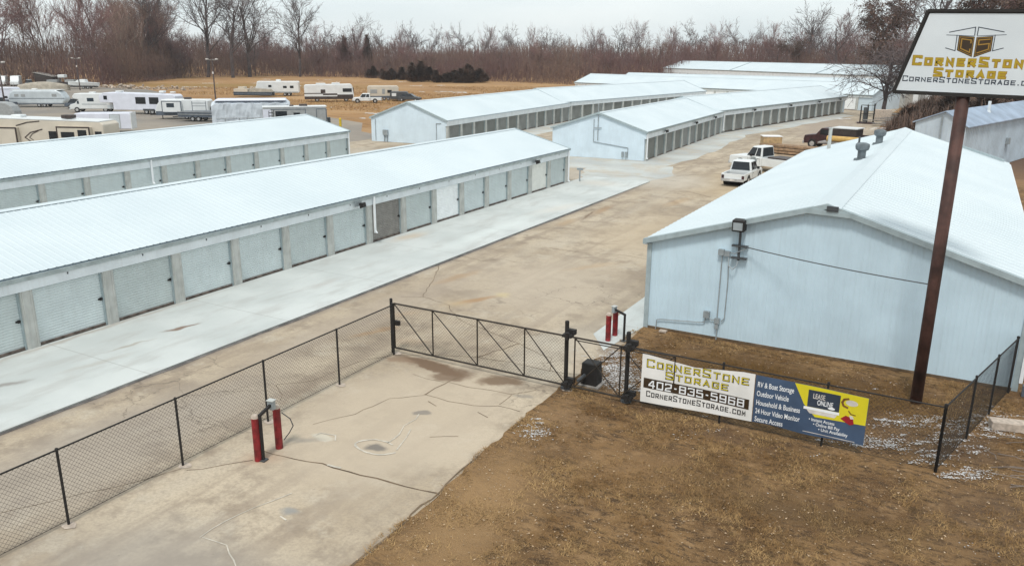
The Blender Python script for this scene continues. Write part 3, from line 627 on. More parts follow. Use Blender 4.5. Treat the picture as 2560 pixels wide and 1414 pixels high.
# electrical gear on the end wall (local x = world x + 9.7)
b = MB(); b.box(3.10, 3.52, -.50, -.06, 4.12, 4.52); fl = b.obj('floodlight', 'dark', RB, bevel=.03)
b = MB(); b.box(3.15, 3.47, -.515, -.502, 4.18, 4.44); b.obj('lens', 'zinc', fl)
b = MB(); b.tube((3.33, -.12, 3.05), (3.33, -.12, 4.2), .045); b.obj('service_mast', 'dkgrey', RB)
b = MB()
for z in (3.56, 3.13): b.box(3.08, 3.62, -.20, -.03, z-.025, z+.025)
b.obj('mast_bracket', 'dkgrey', RB)
b = MB(); b.box(2.62, 2.82, -.16, -.02, 3.16, 3.36); b.box(2.83, 3.02, -.14, -.02, 3.15, 3.32); b.obj('junction_box', 'zinc', RB)
b = MB(); b.path([(2.75, -.06, 3.2), (2.74, -.06, .95), (2.76, -.06, .3), (2.76, -.06, .0)], .025); b.path([(2.98, -.06, 3.2), (3.02, -.06, 2.2), (3.0, -.06, .85), (2.9, -.06, .72)], .022)
b.path([(2.70, -.06, .74), (2.52, -.06, .72), (2.4, -.06, .82)], .018); b.path([(2.34, -.06, .85), (2.30, -.06, .6), (2.15, -.06, .56), (.62, -.06, .42), (.5, -.06, .38), (.47, -.06, .0)], .018)
b.path([(2.98, -.07, 3.2), (3.02, -.2, 2.85), (3.18, -.22, 2.72), (3.3, -.2, 2.85), (3.33, -.12, 3.1)], .02); b.path([(2.98, -.07, 3.28), (3.2, -.15, 3.28), (3.4, -.2, 3.4), (3.6, -.15, 3.52)], .018)
b.obj('conduit', 'zinc', RB)
b = MB(); b.box(2.25, 2.47, -.14, -.02, .78, 1.02); b.box(2.66, 2.84, -.14, -.02, .62, .82); b.box(2.69, 2.81, -.12, -.02, .42, .6); b.obj('meter_box', 'zinc', RB)
b = MB(); pts = []
for i in range(13):
    t = i/12; pts.append((3.6+(9.28-3.6)*t, -.18+(-2.36+.18)*t, 3.56+(3.62-3.56)*t-.30*4*t*(1-t)*.2))
b.path(pts, .018, 5); b.obj('service_cable', 'dkgrey', RB)
b = MB(); b.box(.68, .95, -.30, -.1, 0, .05); b.obj('splash_block', 'conc', RB)
b = MB(); b.box(Wd+.02, Wd+.12, -.08, .02, .3, 3.2); b.obj('downspout', 'wprint', RB)
link('hose_valve', MB().box(2.52, 2.72, 27.3, 27.5, 0, .34).mesh('hose_valve', ['slate']), None, label='small blue-green valve box at the foot of the right-hand corner of the gabled building', cat='valve box')

# blue-grey shed far right
F = thing('metal_shed', 'blue-grey ribbed metal building behind the gabled building at the right edge', 'building', (-.2, 77, 0), -R_(16))
b = MB(); b.prism([(0, 0), (0, 4.2), (-1.7, 5.3), (-4, 4.4), (-4, 0)], 0, 40); b.obj('wall', 'bluewall', F)
b = MB(); yy = .2
while yy < 40: b.box(0, .03, yy, yy+.08, 0, 4.1); yy += .45
xx = -3.9
while xx < 0: b.box(xx, xx+.06, -.03, 0, 0, 4.15); xx += .4
b.obj('wall_cladding', 'bluewall', F)
b = MB(); b.hexa([(.25, -.2, 4.12), (.25, 40.2, 4.12), (-1.7, 40.2, 5.32), (-1.7, -.2, 5.32)], [(.25, -.2, 4.2), (.25, 40.2, 4.2), (-1.7, 40.2, 5.42), (-1.7, -.2, 5.42)])
b.hexa([(-1.7, -.2, 5.32), (-1.7, 40.2, 5.32), (-4.2, 40.2, 4.3), (-4.2, -.2, 4.3)], [(-1.7, -.2, 5.42), (-1.7, 40.2, 5.42), (-4.2, 40.2, 4.4), (-4.2, -.2, 4.4)]); b.obj('roof', 'blueroof', F)
b = MB(); b.tube((-1.0, 9, 4.7), (-1.0, 9, 5.9), .13); b.lathe([(.2, 4.75), (.2, 5.0), (.1, 5.05)], 10, (-1.0, 9, 0)); b.obj('flue_pipe', 'fascia', F)
b = MB(); b.box(.03, .3, 12, 12.5, 1.9, 2.5); b.obj('vent_hood', 'zinc', F)
b = MB(); b.path([(-1.9, -.1, 0), (-1.9, -.1, 5.0)], .08); b.path([(-1.2, -.1, 2.0), (-1.9, -.1, 2.2)], .06); b.obj('conduit', 'zinc', F)
# ------------------------------------------------------------ lettering
def gl(s): return [[tuple(float(q) for q in p.split(',')) for p in l.split()] for l in s.split(';')]
OO = '.5,0 .9,0 1,.1 1,.9 .9,1 .1,1 0,.9 0,.1 .1,0 .5,0'
GL = {'C': gl('1,.72 1,.9 .9,1 .1,1 0,.9 0,.1 .1,0 .9,0 1,.1 1,.28'), 'O': gl(OO), 'R': gl('0,0 0,1 .9,1 1,.9 1,.55 .9,.42 .12,.42;.5,.34 1,0'), 'N': gl('0,0 0,1 1,0 1,1'),
      'E': gl('1,1 0,1 0,0 1,0;.12,.5 .85,.5'), 'S': gl('1,.78 1,.9 .9,1 .1,1 0,.9 0,.62 .1,.52 .9,.48 1,.38 1,.1 .9,0 .1,0 0,.1 0,.22'), 'T': gl('0,1 1,1;.5,.9 .5,0'),
      'A': gl('0,0 .5,1 1,0;.25,.3 .75,.3'), 'G': gl('1,.72 1,.9 .9,1 .1,1 0,.9 0,.1 .1,0 .9,0 1,.1 1,.48 .55,.48'), 'M': gl('0,0 0,1 .5,.3 1,1 1,0'), '.': gl('.4,0 .6,0'),
      '4': gl('.78,0 .78,1 .6,1 0,.38 0,.3 1,.3'), '0': gl(OO), '2': gl('0,.74 0,.9 .1,1 .9,1 1,.9 1,.6 .9,.5 .1,.42 0,.32 0,0 1,0'), '-': gl('.3,.5 .7,.5'), '8': gl(OO+';.1,.52 .9,.52'),
      '3': gl('0,.8 0,.9 .1,1 .9,1 1,.9 1,.62 .9,.52 1,.4 1,.1 .9,0 .1,0 0,.1 0,.2;.3,.52 .85,.52'), '5': gl('1,1 0,1 0,.56 .9,.56 1,.46 1,.1 .9,0 .1,0 0,.1 0,.2'),
      '9': gl('0,.16 0,.1 .1,0 .9,0 1,.1 1,.9 .9,1 .1,1 0,.9 0,.55 .1,.45 .9,.45'), '6': gl('1,.84 1,.9 .9,1 .1,1 0,.9 0,.1 .1,0 .9,0 1,.1 1,.45 .9,.55 .1,.55')}
def ribbon(mb, pts, wd, off, ext=True):
    """mitred flat stroke in the x-z plane facing -y"""
    P = [Vector(p) for p in pts]; n = len(P); closed = (P[0]-P[-1]).length < 1e-6
    vs = []
    for i, p in enumerate(P):
        if closed: a_ = P[i-1] if i else P[-2]; b_ = P[i+1] if i < n-1 else P[1]
        else: a_ = P[i-1] if i else None; b_ = P[i+1] if i < n-1 else None
        d0 = (p-a_).normalized() if a_ is not None else (b_-p).normalized(); d1 = (b_-p).normalized() if b_ is not None else d0
        n0 = Vector((-d0.y, d0.x)); n1 = Vector((-d1.y, d1.x)); m_ = (n0+n1); m_ = m_.normalized() if m_.length > .05 else n0
        k = wd/2/max(.45, m_.dot(n0))
        q = p
        if a_ is None and ext: q = p-d1*wd*.5
        if b_ is None and ext: q = p+d0*wd*.5
        vs += [(q.x+m_.x*k, -off, q.y+m_.y*k), (q.x-m_.x*k, -off, q.y-m_.y*k)]
    mb.add(vs, [(2*i, 2*i+1, 2*i+3, 2*i+2) for i in range(n-1)])
def lettering(name, mat, parent, text, x0, x1, zb, h, wt, off, tilt=0, yfun=None):
    """text stretched to fill x0..x1 on baseline zb; lower case = small capitals"""
    adv = []
    for ch in text: adv.append({' ': .5, '.': .45, '-': .6}.get(ch, 1.0 if ch.isupper() or ch.isdigit() else .84))
    gap = .28; tot = sum(adv)+gap*(len(text)-1)*.9; u = (x1-x0)/tot; x = x0; b = MB(); k = 0
    def sq(st):
        if wt < .13*u: return st
        o = []; i = 0
        while i < len(st):
            p = st[i]; q = st[i+1] if i+1 < len(st) else None
            if q and p[0] != q[0] and p[1] != q[1] and abs(p[0]-q[0]) <= .13 and abs(p[1]-q[1]) <= .13:
                pr = st[i-1] if i else st[-2]
                o.append((q[0], p[1]) if abs(pr[1]-p[1]) < 1e-6 else (p[0], q[1])); i += 2
            else: o.append(p); i += 1
        if st[0] == st[-1] and o[0] != o[-1]: o[-1:] = [o[-1]] if o[-1] != st[-1] else []; o.append(o[0])
        return o
    for ch, a_ in zip(text, adv):
        if ch != ' ':
            hh = h if (ch.isupper() or ch.isdigit() or ch in '.-') else h*.82
            for st in GL[ch.upper()]:
                aw = u*a_; pts = []
                for px_, pz in sq(st):
                    X = x+wt*.5+px_*(aw-wt); pts.append((X, zb+wt*.5+pz*(hh-wt)+tilt*(X-x0)))
                ribbon(b, pts, wt, off+.0004*(k % 3), ch.upper() not in 'CSG235690'); k += 1
        x += u*(a_+gap*.9)
    if yfun: b.v = [(p[0], p[1]+yfun(p[0], p[2]), p[2]) for p in b.v]
    return b.obj(name, mat, parent)
def typed(name, mat, parent, text, x0, zb, h, off, x1=None):
    cu = bpy.data.curves.new('typed', 'FONT'); cu.body = text; cu.size = 1; cu.offset = .012
    t = bpy.data.objects.new('typed', cu); COL.objects.link(t)
    me = bpy.data.meshes.new_from_object(t.evaluated_get(bpy.context.evaluated_depsgraph_get()))
    bpy.data.objects.remove(t)
    xs = [v.co.x for v in me.vertices]; mxx = max(xs); sx = (x1-x0)/mxx if x1 else h*1.4
    for v in me.vertices: v.co = (x0+v.co.x*sx, -off, zb+v.co.y*h*1.4)
    me.materials.clear(); me.materials.append(MT[mat]); me.name = name
    return link(name, me, parent)
def plate(mb, pts, off):  # polygon in x-z facing -y
    mb.add([(x, -off, z) for x, z in pts], [tuple(range(len(pts)))]); return mb

# ------------------------------------------------------------ pole sign
SG = thing('pole_sign', 'tall brown pole carrying a white tapered sign board with gold lettering and a cube emblem', 'sign', (-.25, 25.24, 0))
b = MB(); b.tube((0, 0, -.1), (0, 0, 8.93), .165, .165, 18); b.obj('pole', 'pipe', SG, smooth=True)
ft = -.02
def sp(x, z): return (x+.25, z+ft*(x+.18))
cor = [sp(-1.97, 8.93), sp(1.61, 8.93), sp(1.03, 11.07), sp(-1.39, 11.07)]
b = MB(); b.prism([(x, z) for x, z in cor], -.15, .18); box = b.obj('cabinet', 'dark', SG)
b = MB()
fi = [sp(-1.90, 8.99), sp(1.54, 8.99), sp(.98, 11.0), sp(-1.33, 11.0)]
b.hexa([(fi[0][0], -.158, fi[0][1]), (fi[1][0], -.158, fi[1][1]), (fi[1][0], -.14, fi[1][1]), (fi[0][0], -.14, fi[0][1])], [(fi[3][0], -.158, fi[3][1]), (fi[2][0], -.158, fi[2][1]), (fi[2][0], -.14, fi[2][1]), (fi[3][0], -.14, fi[3][1])])
face = b.obj('sign_face', 'signface', SG)
b = MB()
for (p, q) in zip(cor, cor[1:]+cor[:1]):
    p = Vector((p[0], -.16, p[1])); q = Vector((q[0], -.16, q[1])); b.tube(p, q, .05, .05, 4)
b.obj('frame', 'dark', SG)
def sx_(x): return x+.25
lettering('lettering', 'goldd', face, 'CornerStone', sx_(-1.60), sx_(1.25), 9.655+ft*(-1.4), .275, .078, .160, ft)
lettering('lettering', 'gold', face, 'CornerStone', sx_(-1.585), sx_(1.235), 9.668+ft*(-1.4), .25, .052, .163, ft)
lettering('lettering', 'goldd', face, 'Storage', sx_(-1.05), sx_(.66), 9.375+ft*(-.87), .25, .074, .160, ft)
lettering('lettering', 'gold', face, 'Storage', sx_(-1.035), sx_(.645), 9.388+ft*(-.87), .225, .049, .163, ft)
lettering('lettering', 'navy', face, 'CornerStoneStorage.com', sx_(-1.78), sx_(1.42), 9.235+ft*(-1.6), .15, .026, .161, ft)
b = MB(); cx = sx_(-.18)
plate(b, [(cx-.39, 10.08), (cx-.02, 9.91), (cx-.02, 10.42), (cx-.39, 10.45)], .160); plate(b, [(cx+.02, 9.90), (cx+.40, 10.06), (cx+.40, 10.44), (cx+.02, 10.41)], .160)
emb = b.obj('emblem', 'brink', face)
b = MB(); ribbon(b, [(cx-.09, 10.27), (cx-.09, 10.34), (cx-.31, 10.37), (cx-.31, 10.13), (cx-.09, 10.03), (cx-.09, 10.11)], .028, .162)
ribbon(b, [(cx+.33, 10.36), (cx+.09, 10.34), (cx+.09, 10.22), (cx+.33, 10.25), (cx+.33, 10.11), (cx+.09, 10.02)], .028, .162)
ribbon(b, [(cx-.36, 10.42), (cx-.36, 10.10), (cx-.045, 9.955), (cx-.045, 10.40), (cx-.36, 10.42)], .012, .1625); ribbon(b, [(cx+.37, 10.41), (cx+.37, 10.08), (cx+.045, 9.945), (cx+.045, 10.39), (cx+.37, 10.41)], .012, .1625)
b.obj('initials', 'goldd', emb)
b = MB()
for s_ in (-1, 1):
    ribbon(b, [(cx+s_*.62, 10.54), (cx+s_*.035, 10.66), (cx+s_*.03, 10.46)], .022, .161); ribbon(b, [(cx+s_*.68, 10.47), (cx+s_*.04, 10.44)], .014, .1612)
    ribbon(b, [(cx+s_*.435, 10.46), (cx+s_*.43, 10.07), (cx+s_*.66, 10.14)], .02, .1614)
b.obj('emblem_lines', 'navy', emb)

# ------------------------------------------------------------ chain-link fences, gate
def wires(mb, p0, p1, z0, z1, pitch=.078, r=.0030):
    p0 = Vector((*p0, 0)); p1 = Vector((*p1, 0)); Lh = (p1-p0).length; u = (p1-p0)/Lh; nn = Vector((-u.y, u.x, 0)); H = z1-z0; s = pitch*1.414
    for sg in (1, -1):
        k = -H
        while k < Lh+(H if sg < 0 else 0):
            a0, b0, a1, b1 = (k, 0, k+H, H) if sg > 0 else (k+H, 0, k, H)
            pts = []
            lo, hi = 0., 1.
            for A, Bv in ((a0, a1),):
                dx = Bv-A
                t0, t1 = (0-A)/dx, (Lh-A)/dx
                if t0 > t1: t0, t1 = t1, t0
                lo, hi = max(lo, t0), min(hi, t1)
            if hi-lo > .02:
                q0 = p0+u*(a0+(a1-a0)*lo)+Vector((0, 0, z0+H*lo)); q1 = p0+u*(a0+(a1-a0)*hi)+Vector((0, 0, z0+H*hi))
                mb.tube(q0+nn*.003*sg, q1+nn*.003*sg, r, r, 3, cap=False)
            k += s
def fence(root, pts_posts, H=1.8, r=.03, caps=True, wire_r=.0030, mat='dark'):
    for i, (x, y) in enumerate(pts_posts):
        b = MB(); rr = r*1.25 if i in (0, len(pts_posts)-1) else r
        b.tube((x, y, -.05), (x, y, H), rr, rr, 8); b.lathe([(rr+.008, H-.02), (rr+.004, H+.03), (0, H+.05)], 8, (x, y, 0)); b.obj('post', mat, root)
    b = MB(); b.tube((*pts_posts[0], H-.04), (*pts_posts[-1], H-.04), .021, .021, 8); b.tube((*pts_posts[0], .06), (*pts_posts[-1], .06), .006, .006, 4); b.obj('top_rail', mat, root)
    b = MB(); wires(b, pts_posts[0], pts_posts[-1], .05, H-.05, r=wire_r); b.obj('mesh', mat, root)
FL = thing('chain_link_fence', 'black chain-link fence running along the near edge of the pavement up to the gate', 'fence')
fence(FL, [(-16.0, y) for y in (-3.2, -.2, 2.8, 5.8, 8.82, 11.83, 14.7, 17.7)]+[(-16.12, 20.63)], 1.8)
FR = thing('chain_link_fence', 'low black chain-link fence on the lawn behind the two banners', 'fence')
fence(FR, [(-7.79, 20.95), (-4.98, 20.93), (-2.25, 20.91), (.46, 20.88)], 1.78)
FS = thing('chain_link_fence', 'short black chain-link fence running from the lawn corner to the gabled building', 'fence')
fence(FS, [(.46, 20.88), (1.1, 23.3), (1.65, 25.4), (2.18, 27.45)], 1.8, wire_r=.0042)

GT = thing('sliding_gate', 'wide black cantilever gate with diagonal braces closing off the drive', 'gate', (-16.2, 20.82, 0))
gx = lambda X: X+16.2
b = MB()
b.tube((0, 0, 1.76), (gx(-6.32), 0, 1.76), .03, .03, 8); b.tube((0, 0, .17), (gx(-6.32), 0, .17), .03, .03, 8); b.tube((gx(-9.4), .0, 1.68), (gx(-6.32), 0, 1.68), .018, .018, 6)
b.obj('rail', 'bronze', GT)
for X in (-16.2, -14.62, -12.88, -11.15, -9.43, -7.95, -6.32):
    b = MB(); b.tube((gx(X), 0, .17), (gx(X), 0, 1.76), .024, .024, 8); b.obj('upright', 'bronze', GT)
for X0, X1 in ((-16.2, -14.62), (-14.62, -12.88), (-12.88, -11.15), (-11.15, -9.7), (-9.43, -7.95), (-7.95, -6.32)):
    b = MB(); b.tube((gx(X0)+.03, 0, 1.73), (gx(X1)-.03, 0, .2), .018, .018, 6); b.obj('brace', 'bronze', GT)
for X0, X1 in ((-9.43, -7.95), (-7.95, -6.32)):
    b = MB(); b.tube((gx(X0)+.03, .02, .2), (gx(X1)-.03, .02, 1.73), .018, .018, 6); b.obj('brace', 'bronze', GT)
b = MB(); wires(b, (0, -.03), (gx(-9.7), -.03), .2, 1.74); b.obj('mesh', 'bronze', GT)
b = MB(); b.box(-.02, .22, -.05, .05, 1.0, 1.16); b.obj('latch', 'dark', GT)
b = MB(); b.tube((-16.28, 20.78, -.05), (-16.28, 20.78, 1.9), .05, .05, 10); b.lathe([(.055, 1.88), (.045, 1.93), (0, 1.95)], 10, (-16.28, 20.78, 0))
link('gate_post', b.mesh('gate_post', ['dark']), None, label='slim black post at the closing end of the sliding gate', cat='post')
for X, lb in ((-9.78, 'thick black roller post at the edge of the pavement where gate meets lawn'), (-7.80, 'thick black roller post on the lawn just left of the white banner')):
    g_ = thing('roller_post', lb, 'post', (X, 20.98, 0), 0, 'gate roller posts')
    b = MB(); b.tube((0, 0, -.05), (0, 0, 2.14), .065, .065, 12); b.lathe([(.07, 2.12), (.06, 2.18), (0, 2.2)], 12); b.obj('pole', 'dark', g_)
    for z in (1.78, .2):
        b = MB()
        b.box(-.05, .26, -.26, -.05, z-.04, z+.04); b.tube((.12, -.24, z-.1), (.12, -.24, z+.12), .07, .07, 10); b.box(.05, .3, -.08, .06, z+.02, z+.17)
        b.obj('roller_bracket', 'dark', g_)
    b = MB(); b.lathe([(.17, .0), (.15, .06), (.07, .07)], 12); b.obj('footing', 'dkgrey', g_)
OP = thing('gate_operator', 'squat black gate motor box standing behind the gate on a concrete pad', 'gate motor', (-9.2, 21.62, 0))
b = MB(); b.hexa([(-.27, -.25, .06), (.27, -.25, .06), (.27, .25, .06), (-.27, .25, .06)], [(-.25, -.22, .76), (.25, -.22, .76), (.25, .22, .76), (-.25, .22, .76)]); b.obj('housing', 'dark', OP, bevel=.03)
b = MB(); b.box(-.34, .36, -.32, .32, -.02, .06); b.obj('pad', 'greywood', OP); b = MB(); b.tube((-.1, -.3, .4), (-.1, -.8, .4), .05, .05, 8); b.obj('drive_arm', 'dkgrey', OP)

# ------------------------------------------------------------ keypads and bollards
for (x, y, h, lb) in ((-14.57, 12.97, 1.16, 'red bollard with pale cap, nearest the camera beside the entry keypad'), (-14.60, 13.72, 1.12, 'red bollard with pale cap behind the entry keypad, hidden cable coming from it'),
                      (-10.30, 25.6, .95, 'red bollard beyond the gate, left of its pair by the exit keypad'), (-10.3, 26.25, .95, 'red bollard beyond the gate, right of its pair behind the exit keypad')):
    bo = thing('bollard', lb, 'bollard', (x, y, 0), 0, 'red keypad bollards')
    b = MB(); b.tube((0, 0, -.05), (0, 0, h), .098, .098, 16, cap=False); b.obj('post', 'red', bo, smooth=True)
    b = MB(); b.lathe([(.098, h), (.09, h+.05), (.06, h+.09), (0, h+.1)], 16); b.obj('cap', 'conc', bo, smooth=True)
def keypad(loc, rz, lb, h=1.25, arm=.55):
    k = thing('keypad_post', lb, 'keypad', loc, rz)
    b = MB(); b.box(-.03, .03, -.03, .03, 0, h); b.hexa([(-.032, -.034, h-.03), (.032, -.034, h-.03), (.032, arm, h+.07), (-.032, arm, h+.07)], [(-.032, -.034, h+.04), (.032, -.034, h+.04), (.032, arm, h+.14), (-.032, arm, h+.14)]); b.obj('gooseneck', 'dark', k)
    b = MB(); b.box(-.09, .09, arm, arm+.11, h-.02, h+.22); kb = b.obj('keypad_box', 'zinc', k, bevel=.01)
    b = MB(); b.box(-.10, .10, arm-.03, arm+.14, h+.22, h+.235); b.obj('hood', 'pillar', kb)
    b = MB(); b.box(-.09, .09, -.09, .09, -.01, .02); b.obj('base_plate', 'dkgrey', k)
keypad((-14.45, 13.02, 0), R_(8), 'black gooseneck keypad stand between the near pair of red bollards', 1.22, .42)
keypad((-9.78, 25.82, 0), R_(75), 'black gooseneck keypad stand beside the red bollards beyond the gate', .98, .42)
b = MB(); b.path([(-14.50, 13.80, .98), (-14.34, 13.92, .8), (-14.28, 13.95, .6), (-14.38, 13.9, .4), (-14.5, 13.8, .2)], .014, 6)
link('hanging_cable', b.mesh('hanging_cable', ['dkgrey']), None, label='dark loop of cable drooping beside the rear near bollard', cat='cable')

# ------------------------------------------------------------ banners on the fence
def ywave(x, z): return .018*math.sin(x*2.1+.6)+.012*math.sin(z*3+x*1.3)
def banner_mesh(x0, x1, zt, zb, n=40, k=10, T=None):
    b = MB(); vs = []
    for j in range(2):
        for i in range(n+1):
            x = x0+(x1-x0)*i/n
            for q in range(k+1):
                t_, b_ = zt(x), zb(x); z = b_+(t_-b_)*q/k; vs.append((x, ywave(x, z)+(0 if j == 0 else .006), z))
    o = (n+1)*(k+1); fs = []
    for i in range(n):
        for q in range(k):
            a_ = i*(k+1)+q; fs += [(a_, a_+k+1, a_+k+2, a_+1), (o+a_, o+a_+1, o+a_+k+2, o+a_+k+1)]
    for i in range(n): fs += [(i*(k+1)+k, (i+1)*(k+1)+k, o+(i+1)*(k+1)+k, o+i*(k+1)+k), (i*(k+1), o+i*(k+1), o+(i+1)*(k+1), (i+1)*(k+1))]
    fs += [tuple([q for q in range(k+1)])+tuple([o+q for q in range(k, -1, -1)])]
    b.add(vs, fs); return b
def bp(name, mat, parent, pts, off):   # printed polygon following the banner wave
    b = MB()
    xs = [p[0] for p in pts]
    n = 14; # fan of strips: clip polygon into vertical slices
    x0, x1 = min(xs), max(xs)
    def span(x):
        zs = []
        for p, q in zip(pts, pts[1:]+pts[:1]):
            if (p[0]-x)*(q[0]-x) <= 0 and abs(p[0]-q[0]) > 1e-9: zs.append(p[1]+(q[1]-p[1])*(x-p[0])/(q[0]-p[0]))
        return min(zs), max(zs)
    cuts = sorted(set([x0+1e-5, x1-1e-5]+[x0+(x1-x0)*i/n for i in range(1, n)]+[x+1e-5 for x in xs if x0 < x < x1]))
    vs = []
    for x in cuts:
        lo, hi = span(x)
        for q in range(5): z = lo+(hi-lo)*q/4; vs.append((x, ywave(x, z)-off, z))
    b.add(vs, [(i*5+q, (i+1)*5+q, (i+1)*5+q+1, i*5+q+1) for i in range(len(cuts)-1) for q in range(4)])
    return b.obj(name, mat, parent)
def wave_obj(o):
    for v in o.data.vertices: v.co.y += ywave(v.co.x, v.co.z)
    return o
BY = 20.80
W1 = thing('banner', 'white vinyl banner with yellow and black lettering sagging along the lawn fence', 'banner', (0, BY, 0))
def zt1(x): s = (x+7.28)/3.2; return 1.67+.03*s-.14*max(0, 1-abs(s-.48)/.42)
W1c = banner_mesh(-7.28, -4.08, zt1, lambda x: .2+.11*(x+7.28)/3.2).obj('sheet', 'vinyl', W1)
lettering('lettering', 'ink', W1, 'CornerStone', -7.14, -4.22, 1.285, .265, .05, .006, .018, ywave)
lettering('lettering', 'yprint', W1, 'CornerStone', -7.125, -4.235, 1.302, .235, .026, .009, .018, ywave)
lettering('lettering', 'ink', W1, 'Storage', -6.57, -4.77, 1.025, .25, .05, .006, .012, ywave)
lettering('lettering', 'yprint', W1, 'Storage', -6.555, -4.785, 1.042, .22, .026, .009, .012, ywave)
bar = bp('number_bar', 'brink', W1, [(-7.2, .66), (-4.18, .64), (-4.18, .94), (-7.2, .96)], .006)
lettering('lettering', 'wprint', W1, '402-835-5968', -7.05, -4.31, .68, .235, .038, .010, 0, ywave)
lettering('lettering', 'ink', W1, 'CornerStoneStorage.com', -7.1, -4.25, .40, .18, .026, .007, .01, ywave)
W2 = thing('banner', 'navy and yellow vinyl banner listing services in white on the lawn fence', 'banner', (0, BY, 0))
W2c = banner_mesh(-4.06, -1.24, lambda x: 1.69-.02*(x+4), lambda x: .3+.03*math.sin(x*3)).obj('sheet', 'bvinyl', W2)
for txt, x0, x1, z, h in (('RV & Boat Storage', -4.0, -3.06, 1.37, .15), ('Outdoor Vehicle', -4.0, -3.17, 1.11, .15), ('Household & Business', -4.0, -2.86, .85, .15), ('24 Hour Video Monitor', -4.0, -2.84, .60, .15), ('Secure Access', -4.0, -3.26, .36, .15)):
    wave_obj(typed('lettering', 'wprint', W2, txt, x0, z, h, .008, x1))
bp('yellow_panel', 'yvinyl', W2, [(-3.06, 1.66), (-1.25, 1.63), (-1.25, .87), (-2.48, .82), (-2.78, 1.12)], .006)
bp('screen_picture', 'navy', W2, [(-2.70, 1.08), (-1.91, 1.08), (-1.91, 1.55), (-2.70, 1.55)], .009)
bp('screen_picture', 'wprint', W2, [(-2.78, 1.0), (-1.90, 1.0), (-1.90, 1.075), (-2.78, 1.075)], .010)
bp('screen_picture', 'pale', W2, [(-2.62, .9), (-2.0, .9), (-1.94, .995), (-2.7, .995)], .0095)
wave_obj(typed('lettering', 'pale', W2, 'LEASE', -2.58, 1.33, .14, .012, -2.28)); wave_obj(typed('lettering', 'wprint', W2, 'ONLINE', -2.46, 1.17, .14, .012, -2.07))
b = MB(); ribbon(b, [(-1.73, 1.50), (-1.82, 1.47), (-1.86, 1.38), (-1.82, 1.29), (-1.73, 1.26)], .055, .009); wave_obj(b.obj('phone_picture', 'brownp', W2))
bp('bubble_picture', 'pale', W2, [(-1.63+.15*math.cos(t*math.pi/8), 1.40+.08*math.sin(t*math.pi/8)) for t in range(16)], .0095)
bp('bubble_picture', 'wprint', W2, [(-2.1+.09*math.cos(t*math.pi/8), 1.14+.035*math.sin(t*math.pi/8)) for t in range(16)], .0125)
bp('red_shape', 'redp', W2, [(-1.86, .93), (-1.74, 1.04), (-1.56, 1.0), (-1.52, .84), (-1.62, .80), (-1.78, .88)], .010); bp('pale_shape', 'pale', W2, [(-1.66, 1.06), (-1.58, 1.06), (-1.53, .98), (-1.62, .97)], .011)
b = MB(); ribbon(b, [(-1.68, 1.17), (-1.62, 1.10), (-1.52, 1.09)], .03, .009); wave_obj(b.obj('brown_stroke', 'brownp', W2))
for txt, x0, x1, z in (('• Instant Access', -2.62, -1.98, .70), ('• Online Bill Pay', -2.50, -1.84, .58), ('• Unit Availability', -2.36, -1.63, .46)): wave_obj(typed('lettering', 'wprint', W2, txt, x0, z, .09, .008, x1))
bp('rule_line', 'pale', W2, [(-2.74, .355), (-1.45, .355), (-1.45, .372), (-2.74, .372)], .008)

b = MB(); b.box(-1.9, 1.9, -.2, .2, 0, .24); link('timber_beam', b.mesh('timber_beam', ['conc'], .02), None, (3.5, 24.9, 0), R_(14), 'pale squared beam lying on the lawn past the fence corner', 'beam')
b = MB(); rnd = random.Random(3)
for i in range(26):
    x, y, a_ = rnd.uniform(1.0, 4.5), rnd.uniform(20.8, 24.3), rnd.uniform(-.5, .6); l_ = rnd.uniform(.6, 2.2)
    p = Vector((x, y, .02))
    for s_ in range(4):
        q = p+Vector((math.cos(a_)*l_/4, math.sin(a_)*l_/4, rnd.uniform(-.02, .06))); q.z = max(.02, q.z); b.tube(p, q, .012, .009, 4); p = q; a_ += rnd.uniform(-.4, .4)
b.obj('fallen_sticks', 'barkp', None, label='fallen twigs lying on the lawn beyond the fence corner', cat='sticks', kind='stuff')
